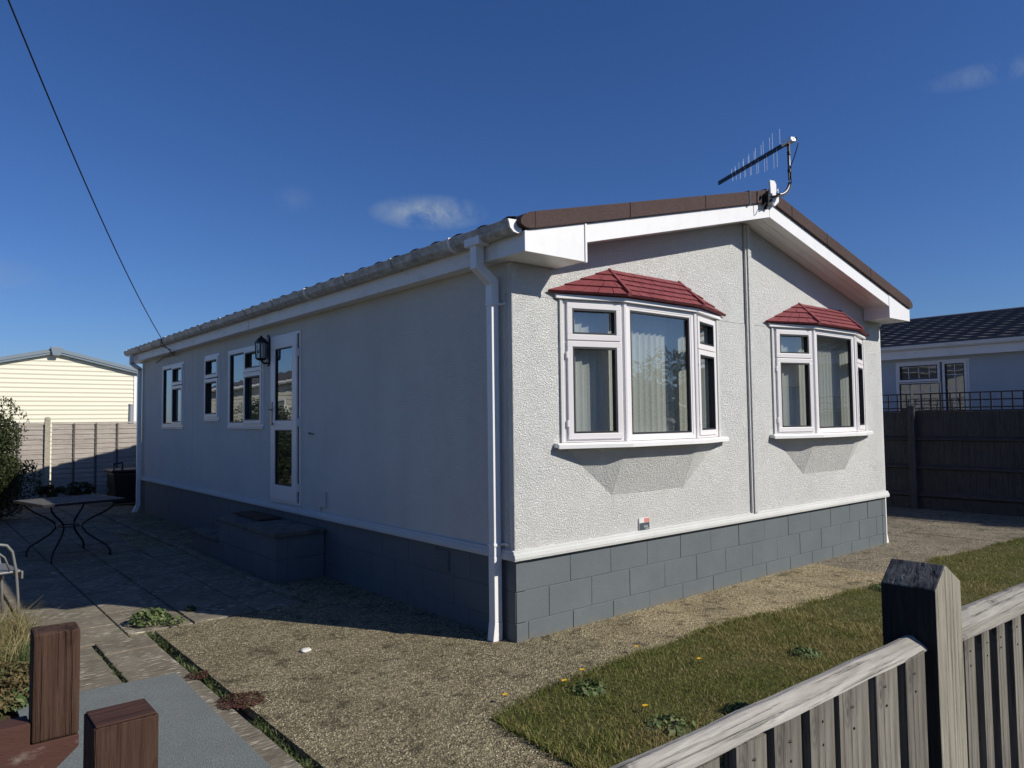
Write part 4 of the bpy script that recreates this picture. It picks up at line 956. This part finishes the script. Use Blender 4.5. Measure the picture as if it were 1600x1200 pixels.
# grey pipe behind it
c = MB(); c.tube([(1.06, 16.6, 0), (1.09, 16.6, 2.10)], .055, 14); c.tube([(1.09, 16.6, 2.08), (1.0902, 16.6, 2.115)], .06, 14)
tag(obj('vent_pipe', c, M['plate_grey']), 'short grey pipe sticking up behind the silvered panel fence', 'pipe')

# ------------------------------------------------------------------ cream house(s)
def cream_house(x0, x1, yf, yb, ze, zp, label, group=None):
    h = empty('mobile_home', ((x0+x1)/2, yf, 0)); tag(h, label, 'mobile home', group); xm = (x0+x1)/2; hw = (x1-x0)/2
    b = MB(); b.prism([(x0, 0), (x1, 0), (x1, ze), (xm, zp), (x0, ze)], yf+.02, yb, 'y')
    z = .2
    def hwz(z): return hw if z <= ze else hw*(zp-z)/(zp-ze)
    while z < zp-.12:
        w1, w2 = hwz(z)-.003, hwz(z+.13)-.003
        wm_ = hwz(z+.045)-.003
        b.hexa([(xm-w1, yf+.010, z), (xm+w1, yf+.010, z), (xm+w1, yf+.019, z), (xm-w1, yf+.019, z), (xm-wm_, yf-.007, z+.045), (xm+wm_, yf-.007, z+.045), (xm+wm_, yf+.019, z+.035), (xm-wm_, yf+.019, z+.035)])
        b.hexa([(xm-wm_, yf-.007, z+.045), (xm+wm_, yf-.007, z+.045), (xm+wm_, yf+.019, z+.035), (xm-wm_, yf+.019, z+.035), (xm-w2, yf+.006, z+.13), (xm+w2, yf+.006, z+.13), (xm+w2, yf+.019, z+.13), (xm-w2, yf+.019, z+.13)])
        for xs, sg in ((x0, -1), (x1, 1)):
            if z < ze-.14: b.hexa([(xs+sg*.016, yf+.03, z), (xs+sg*.016, yb, z), (xs+sg*.001, yb, z), (xs+sg*.001, yf+.03, z), (xs+sg*.004, yf+.03, z+.13), (xs+sg*.004, yb, z+.13), (xs+sg*.001, yb, z+.13), (xs+sg*.001, yf+.03, z+.13)])
        z += .13
    obj('wall', b, 'cream', h, origin=(xm, yf, 0))
    s_ = (zp-ze)/hw
    for sg in (-1, 1):
        e = xm+sg*(hw+.12); b = MB(); zz = ze-.12*s_
        b.prism([(xm, zp+.0), (e, zz), (e, zz+.16), (xm, zp+.17)], yf-.12, yf-.03, 'y'); b.prism([(xm, zp+.06), (e, zz+.06), (e, zz+.10), (xm, zp+.10)], yf-.14, yf-.121, 'y'); obj('verge_trim', b, 'blueverge', h)
        b = MB(); b.prism([(xm, zp+.05), (e, zz+.05), (e, zz+.15), (xm, zp+.16)], yf-.029, yb+.1, 'y'); obj('roof', b, 'roof', h)
        b = MB(); xx = x0 if sg < 0 else x1; b.box(xx-(.02 if sg < 0 else .06), xx+(.06 if sg < 0 else .02), yf-.022, yf+.05, 0, ze-.03); obj('corner_trim', b, 'cream_trim', h)
        b = MB(); b.tube([(e+sg*.05, yf-.1, zz+.05), (e+sg*.05, yb, zz+.05)], .05, 8); obj('gutter', b, 'cream_trim', h)
    b = MB(); b.prism([(xm-.16, zp+.19), (xm+.16, zp+.19), (xm+.10, zp-.07), (xm-.10, zp-.07)], yf-.19, yf-.125, 'y'); obj('ridge_end_cap', b, 'blueverge', h, bev=.02)
    for k in range(3):
        yy = yf+2+2.6*k
        if yy+1 < yb:
            b = MB(); ring(b, lambda a, n, z: (x1+.03+n, a, z), yy, yy+1.1, 1.3, 2.3, .07, -.02, .02); fr = obj('window', b, 'pvc', h); b = MB(); b.poly([(x1+.025, yy+.06, 1.36), (x1+.025, yy+1.04, 1.36), (x1+.025, yy+1.04, 2.24), (x1+.025, yy+.06, 2.24)]); obj('pane', b, 'glass', fr)
    return h
cream_house(-2.15, 2.18, 21.0, 27.0, 3.18, 3.70, 'cream clapboard mobile home with blue grey verge behind the silvered fence')
cream_house(-10.2, -5.2, 14.5, 24, 2.75, 3.4, 'cream clapboard home beyond the patio reflected in the side windows')
# ------------------------------------------------------------------ right hand neighbour
N = empty('neighbour_bungalow', (12, 2, 0)); tag(N, 'blue grey bungalow with dark tiled roof behind the dark trellis fence', 'bungalow')
NX = 12.0
b = MB(); wall_holes(b, -5, 12, 0, 2.72, [(.98, 2.30, 1.5, 2.64)], lambda u, n, z: (NX+n, u, z), .1); b.box(NX+.101, NX+6, -5, -4.9, 0, 2.72); b.box(NX+.101, NX+6, 11.9, 12, 0, 2.72); b.box(NX+5.9, NX+6, -4.9, 11.9, 0, 2.72); obj('wall', b, 'nwall', N)
b = MB(); b.box(NX+.9, NX+.92, -4.8, 11.8, 0, 2.7); obj('partition', b, 'room', N)
b = MB(); tiled(b, NX-.24, 2.95, NX+2.95, 3.80, -5.2, 12.2, .34, .010, 12, .045); tiled(b, NX+6.2, 2.95, NX+2.95, 3.80, -5.2, 12.2, .34, .010, 12, .045); obj('roof', b, 'roof', N)
b = MB(); b.tube([(NX+2.95, -5.2, 3.80), (NX+2.95, 12.2, 3.80)], .07, 8); obj('ridge_tiles', b, 'roof', N)
b = MB(); b.box(NX-.16, NX-.14, -5.2, 12.2, 2.70, 2.90); b.box(NX-.139, NX-.0, -5.2, 12.2, 2.72, 2.73); obj('fascia', b, M['fascia'], N)
b = MB(); b.prism([(x+NX-.0, z+.0) for x, z in GP], -5.2, 12.2, 'y'); obj('gutter', b, 'fascia', N)
T = lambda a, n, z: (NX-n-.004, 2.30-a, z)
wn_ = obj('window', MB().box(NX-.03, NX-.001, .96, 2.32, 1.46, 1.498), 'frame', N)
window(wn_, T, 0, 1.32, 1.5, 2.64, [(.035, .82, 2.24, 2.605, True), (.035, .82, 1.535, 2.23, False), (.86, 1.285, 1.535, 2.605, True)], .04, hinges=False)
b = MB()
for a in (.24, .43, .62): b.box(a-.006, a+.006, -.02, -.012, 1.56, 2.57, T)
for z in (1.85, 2.05): b.box(.06, .80, -.021, -.013, z-.006, z+.006, T)
b.box(1.066, 1.078, -.02, -.012, 1.58, 2.56, T)
for z in (1.85, 2.1, 2.35): b.box(.9, 1.25, -.021, -.013, z-.006, z+.006, T)
obj('glazing_bars', b, 'frame', wn_)
# fence between
DF = empty('trellis_fence', (10, 2, 0)); tag(DF, 'dark stained board fence topped with square trellis on the right', 'fence')
def fx(y): return 9.62-.0*y+ (2.0-y)*.16 if False else 9.86
FXX = 9.93
posts = [-4.42, -2.55, -.68, 1.19, 3.06, 4.93, 6.8, 8.67]
for i, y in enumerate(posts):
    p = MB(); p.box(FXX-.115, FXX+.03, y-.055, y+.055, -.1, 1.74); obj('post', p, 'darkfence', DF, bev=.004)
for y0, y1 in zip(posts, posts[1:]):
    b = MB(); y = y0+.052
    while y < y1-.06:
        e = min(y+.098, y1-.052); b.hexa([(FXX, y, .2), (FXX+.006, y, .2), (FXX+.018, e, .2), (FXX+.004, e, .2), (FXX, y, 1.63), (FXX+.006, y, 1.63), (FXX+.018, e, 1.63), (FXX+.004, e, 1.63)]); y += .09
    pn = obj('panel', b, 'darkfence', DF)
    b = MB(); b.box(FXX-.012, FXX+.03, y0+.052, y1-.052, 1.632, 1.66); obj('capping', b, 'darkrail', pn)
    for z in (.22, .68, 1.16):
        b = MB(); b.prism([(FXX-.055, z), (FXX-.001, z-.01), (FXX-.001, z+.07), (FXX-.05, z+.03)], y0+.052, y1-.052, 'y'); obj('rail', b, 'darkrail', pn)
    b = MB(); b.box(FXX-.02, FXX+.01, y0+.052, y1-.052, 0, .195); obj('gravel_board', b, 'darkfence', pn)
    tr_ = MB(); yy = y0+.10
    while yy < y1-.06: tr_.box(FXX-.004, FXX+.012, yy-.011, yy+.011, 1.661, 1.95); yy += .148
    for z in (1.69, 1.81, 1.93): tr_.box(FXX-.017, FXX-.0041, y0+.02, y1-.02, z, z+.02)
    obj('trellis', tr_, 'darkrail', DF)

# ------------------------------------------------------------------ plants
def bush(name, c, rad, n, clumps, leaf, mat, label, cat, stems=6, cr=.34, group=None, shell=True):
    r = empty(name, (c[0], c[1], 0)); tag(r, label, cat, group)
    s_ = MB()
    for k in range(stems):
        a = random.uniform(0, 6.28); e = (c[0]+rad[0]*.6*math.cos(a), c[1]+rad[1]*.6*math.sin(a), c[2]+random.uniform(0, .6)*rad[2]); mid = ((c[0]*2+e[0])/3, (c[1]*2+e[1])/3, e[2]*.45)
        s_.tube([(c[0]+.05*math.cos(a), c[1]+.05*math.sin(a), 0), mid, e], [.02, .014, .006], 6)
    obj('stem', s_, 'bark', r)
    P_, d_ = crown_points(c, rad, n, clumps, cr); P_ = P_[P_[:, 2] > .03]; d_ = d_[:len(P_)]
    V, Fc, rn = leaf_arrays(P_, leaf); rawmesh('crown', V, Fc, mat, rn, r); return r
bush('bush', (-2.44, 11.0, .95), (.80, .78, 1.02), 42000, 70, .05, 'bush', 'dark leafy bush at the left edge in front of the silvered fence', 'bush', 6, .44)
# sprigs on top of the bush belong to it; low dark plants along the foot of the back fence
for k, x in enumerate((-.9, -.35, .3)): bush('shrub', (x, 14.0+.1*k, .18), (.34, .22, .24), 1500, 12, .05, 'bush', ('low dark plant at the fence foot nearest the bush', 'low dark plant at the middle of the fence foot', 'low dark plant at the fence foot by the bin')[k], 'plant', 3)
# garden bin in the shade
GB = empty('garden_bin', (.25, 12.6, 0)); tag(GB, 'black lidded bin standing in deep shade past the far house corner', 'bin')
b = MB(); b.hexa([(-.08, 12.4, 0), (.52, 12.4, 0), (.52, 12.95, 0), (-.08, 12.95, 0), (-.14, 12.34, .62), (.58, 12.34, .62), (.58, 13.0, .62), (-.14, 13.0, .62)]); obj('body', b, 'blackmetal', GB, bev=.03)
b = MB(); b.box(-.17, .60, 12.31, 13.02, .622, .68); obj('lid', b, 'blackmetal', GB, bev=.02); b = MB(); b.tube([(-.10, 12.45, .66), (-.10, 12.45, .80), (.05, 12.45, .82), (.05, 12.45, .66)], .025, 8); obj('handle', b, 'blackmetal', GB)

def tuft(name, x, y, rx, ry, n, h, mat, label, cat, lean=.8, wd=.005, group=None):
    a = rng.uniform(0, 6.28, n); q = rng.uniform(0, 1, n)**.6; P_ = np.stack([x+rx*q*np.cos(a), y+ry*q*np.sin(a), np.full(n, -.015)], 1)
    V, Fc, rn = blade_arrays(P_, h*rng.uniform(.45, 1.1, n), wd*rng.uniform(.7, 1.3, n), lean)
    return tag(rawmesh(name, V, Fc, mat, rn), label, cat, group)
tuft('grass_tuft', -2.83, 2.35, .22, .30, 900, .33, 'dry', 'tall straw coloured dry grass tuft at the edge of the slabs', 'grass tuft', .9)
tuft('grass_tuft', -2.70, 1.98, .17, .22, 1500, .13, 'weed', 'green grass clump below the dry straw tuft', 'grass tuft', .9)
tuft('grass_tuft', -2.95, 1.9, .22, .22, 700, .24, 'dry', 'shorter dry grass clump beside the picture edge', 'grass tuft', .9)
def leafy(name, x, y, r, n, leaf, mat, label, cat, h=.08, group=None):
    a = rng.uniform(0, 6.28, n); q = rng.uniform(0, 1, n)**.5; P_ = np.stack([x+r*q*np.cos(a), y+r*q*np.sin(a), h*rng.uniform(.15, 1, n)*(1-.5*q)], 1)
    nr = np.stack([np.cos(a)*q*.7, np.sin(a)*q*.7, np.ones(n)], 1); V, Fc, rn = leaf_arrays(P_, leaf, nr)
    return tag(rawmesh(name, V, Fc, mat, rn), label, cat, group)
leafy('weed', -1.83, 2.38, .15, 230, .055, 'weed', 'broad leaved green weed growing where the slab gap meets the shadow', 'weed', .13)
leafy('weed', -1.70, 2.22, .09, 90, .04, 'weed', 'small green weed at the near side of the broad leaved weed', 'weed', .07)
leafy('weed', -2.62, 1.75, .10, 150, .04, 'weed', 'small bright leafed plant at the edge of the flower bed', 'weed', .10)
leafy('weed', -1.47, 2.55, .045, 60, .03, 'bush', 'tiny dark weed in the shaded slab joint', 'weed', .05)
leafy('bedding_plant', -2.86, 1.48, .26, 1600, .035, 'brownleaf', 'mat of withered brown and olive leaves in the flower bed', 'plant', .12)
leafy('bedding_plant', -3.02, 1.1, .26, 1300, .04, 'brownleaf', 'withered low plant in the flower bed behind the gate rail', 'plant', .14)
leafy('bedding_plant', -2.83, 1.0, .12, 260, .045, 'weed', 'yellow green leafy plant in the flower bed next to the brown stile', 'plant', .10)
leafy('stonecrop', -1.87, .22, .13, 900, .016, 'redweed', 'larger dark red stonecrop mat in the gap near the mat edge', 'stonecrop', .03)
leafy('stonecrop', -1.93, .82, .07, 260, .016, 'redweed', 'small dark red stonecrop by the middle of the gap', 'stonecrop', .03)
# grass and moss growing in the long gap and other joints
def joint_line(p, q, n, sd=.012, h=.03):
    t = rng.uniform(0, 1, n); t = np.clip(t+.04*np.sin(t*37), 0, 1); k = vnoise(t*8, t*0, 1.3, int(abs(p[1]*10))) > rng.uniform(.2, .75, n)
    t = t[k]; return np.stack([p[0]+(q[0]-p[0])*t+rng.normal(size=len(t))*sd, p[1]+(q[1]-p[1])*t+rng.normal(size=len(t))*sd, np.full(len(t), -.04)], 1)
PP = np.concatenate([joint_line((-1.895, 2.2), (-1.895, .2), 800, .014), joint_line((-1.895, .1), (-1.90, -3.2), 1500, .016), joint_line((-2.29, 1.9), (-2.29, 1.2), 500),
                     joint_line((-2.04, 2.9), (-2.04, 2.1), 160), joint_line((-2.3, 2.045), (-1.9, 2.045), 260), joint_line((-2.28, 1.2), (-1.95, 1.1), 300), joint_line((-.64, 2.2), (-.64, 6), 1600, .03), joint_line((-1.555, 2.2), (-1.555, 3), 150), joint_line((-2.04, 5), (-2.04, 6.5), 400)])
V, Fc, rn = blade_arrays(PP, rng.uniform(.02, .055, len(PP)), rng.uniform(.003, .006, len(PP)), 1.0)
tag(rawmesh('joint_grass', V, Fc, 'weed', rn), kind='stuff')
PP = np.concatenate([joint_line((-1.89, 2.2), (-1.90, -3.2), 5200, .02), joint_line((-.64, 2.2), (-.64, 8), 2400, .03), joint_line((-2.29, 2.0), (-2.29, 1.0), 900, .012)]); PP[:, 2] = rng.uniform(-.035, .004, len(PP))
V, Fc, rn = leaf_arrays(PP, .014); tag(rawmesh('moss', V, Fc, 'bush', rn), kind='stuff')
# lawn weeds
for (x, y, r, lab) in [(-.28, -.98, .11, 'flat green weed at the lawn edge near the golden path'), (-.35, -1.62, .13, 'star shaped green weed in the lawn close to the fence'), (.1, -1.75, .09, 'dark leafy weed in the lawn beside the star shaped weed'),
                       (1.25, -1.5, .10, 'grey green weed rosette in the middle of the lawn'), (3.5, -1.05, .14, 'bright green weed at the far lawn edge left of the pointed post')]:
    leafy('weed', x, y, r, 130, .05, 'weed', lab, 'weed', .05)
# dandelions
dl = MB(); dl.tube([(0, 0, 0), (.004, 0, .045)], .002, 5); FL = empty('dandelion', (0, 0, 0)); obj('stem', dl, 'weed', FL)
fl = MB()
for k in range(16):
    a = 2*math.pi*k/16; c_, s_ = math.cos(a), math.sin(a); fl.poly([(.004, 0, .045), (.004+.011*c_-.004*s_, .011*s_+.004*c_, .050), (.004+.018*c_, .018*s_, .049), (.004+.011*c_+.004*s_, .011*s_-.004*c_, .050)])
obj('flower', fl, 'yellow', FL)
SP = [(803, 1081, -.76, -.80, 'yellow dandelion flower lying nearest the lawn corner on the gravel'), (883, 1070, -.36, -.86, 'bright yellow dandelion at the lawn edge by the flat weed'), (0, 0, -.15, -.80, 'second small dandelion along the lawn edge'),
      (0, 0, .45, -.72, 'yellow dandelion on the path side of the lawn edge'), (0, 0, .55, -1.15, 'orange yellow dandelion amid the dry grass of the lawn'), (0, 0, -.3, -1.42, 'faded dandelion between the lawn weeds'), (0, 0, 3.55, -1.0, 'yellow dandelion in the bright weed by the far lawn edge'), (0, 0, 4.4, -1.9, 'lone dandelion in the lawn right of the pointed post')]
for i, (_, _, x, y, lab) in enumerate(SP):
    o = FL if i == 0 else copy_tree(FL); o.location = (x, y, .0); tag(o, lab, 'dandelion', 'dandelions in and beside the lawn')
# pale stone and fallen leaves
bm = bmesh.new(); bmesh.ops.create_icosphere(bm, subdivisions=2, radius=1)
for v in bm.verts: v.co = Vector((v.co.x*.045, v.co.y*.035, v.co.z*.014+.008))*random.uniform(.85, 1.1)
me = bpy.data.meshes.new('stone'); bm.to_mesh(me); bm.free(); me.materials.append(M['stone']); o = bpy.data.objects.new('stone', me); C.objects.link(o); o.location = (-1.205, .836, 0)
tag(o, 'flat white stone lying on the sunlit concrete', 'stone')
n_ = 150; P_ = np.stack([rng.uniform(-1.8, 1.2, n_), rng.uniform(-.8, 2.2, n_), np.full(n_, .006)], 1); V, Fc, rn = leaf_arrays(P_, .024, np.tile([0, 0, 3.], (n_, 1))); rn *= .3
tag(rawmesh('leaf_litter', V, Fc, 'redweed', rn), kind='stuff')

# ------------------------------------------------------------------ surroundings seen in the window reflections
hd = empty('hedge', (-5.6, 7, 0)); tag(hd, 'clipped green hedge along the left boundary reflected in the door glass', 'hedge')
n_ = 30000; P_ = np.stack([-5.6+rng.uniform(-.4, .4, n_), rng.uniform(1, 14, n_), rng.uniform(.02, 1.5, n_)], 1); P_[:, 0] += .12*np.sin(P_[:, 1]*3); P_[:, 2] *= 1+.12*np.sin(P_[:, 1]*2.3)
V, Fc, rn = leaf_arrays(P_, .085); rawmesh('foliage', V, Fc, 'bush', rn, hd)
bk = MB(); bk.box(-5.8, -5.4, 1.2, 13.8, 0, 1.25); obj('trunk', bk, 'bark', hd)
OH = empty('house', (14, -15, 0)); tag(OH, 'plain bungalow across the lane reflected in the bay windows', 'bungalow')
b = MB(); b.box(9.0, 17.5, -18.5, -13.0, 0, 2.5); obj('wall', b, 'nwall', OH); b = MB(); b.prism([(-12.7, 2.45), (-15.75, 3.75), (-18.8, 2.45)], 8.7, 17.8, 'x'); obj('roof', b, 'roof', OH)
for k in range(3): b = MB(); b.box(10.2+3*k, 11.6+3*k, -12.995, -12.97, 1.1, 2.1); obj('window', b, 'pvc', OH)
O2 = empty('house', (3.2, -11, 0)); tag(O2, 'dark gabled bungalow straight across the lane reflected in the left bay sash', 'bungalow')
b = MB(); b.prism([(.2, 0), (6.2, 0), (6.2, 2.5), (3.2, 3.3), (.2, 2.5)], -20, -10.5, 'y'); obj('wall', b, 'nwall', O2)
for sg in (-1, 1):
    b = MB(); b.prism([(3.2, 3.32), (3.2+sg*3.3, 2.44), (3.2+sg*3.3, 2.56), (3.2, 3.45)], -20.2, -10.2, 'y'); obj('roof', b, 'roof', O2)
b = MB(); b.box(1.4, 2.9, -10.495, -10.47, 1.1, 2.1); obj('window', b, 'pvc', O2)
def tree(x, y, h, label):
    t = empty('tree', (x, y, 0)); tag(t, label, 'tree')
    b = MB(); b.tube([(x, y, 0), (x+.05, y, h*.3), (x, y+.1, h*.6), (x+.1, y, h*.85)], [.16, .12, .07, .02], 8)
    for k in range(7):
        a = k*2.4; z = h*(.35+.07*k); b.tube([(x, y, z), (x+.5*math.cos(a), y+.5*math.sin(a), z+.3), (x+1.1*math.cos(a), y+1.1*math.sin(a), z+.8)], [.05, .03, .01], 6)
    obj('trunk', b, 'bark', t); P_, d_ = crown_points((x, y, h*.68), (1.7, 1.7, h*.36), 6000, 30, .33); V, Fc, rn = leaf_arrays(P_, .13); rawmesh('crown', V, Fc, 'tree', rn, t)
tree(16.5, -11.5, 3.9, 'small tree across the lane reflected in the nearer bay window')
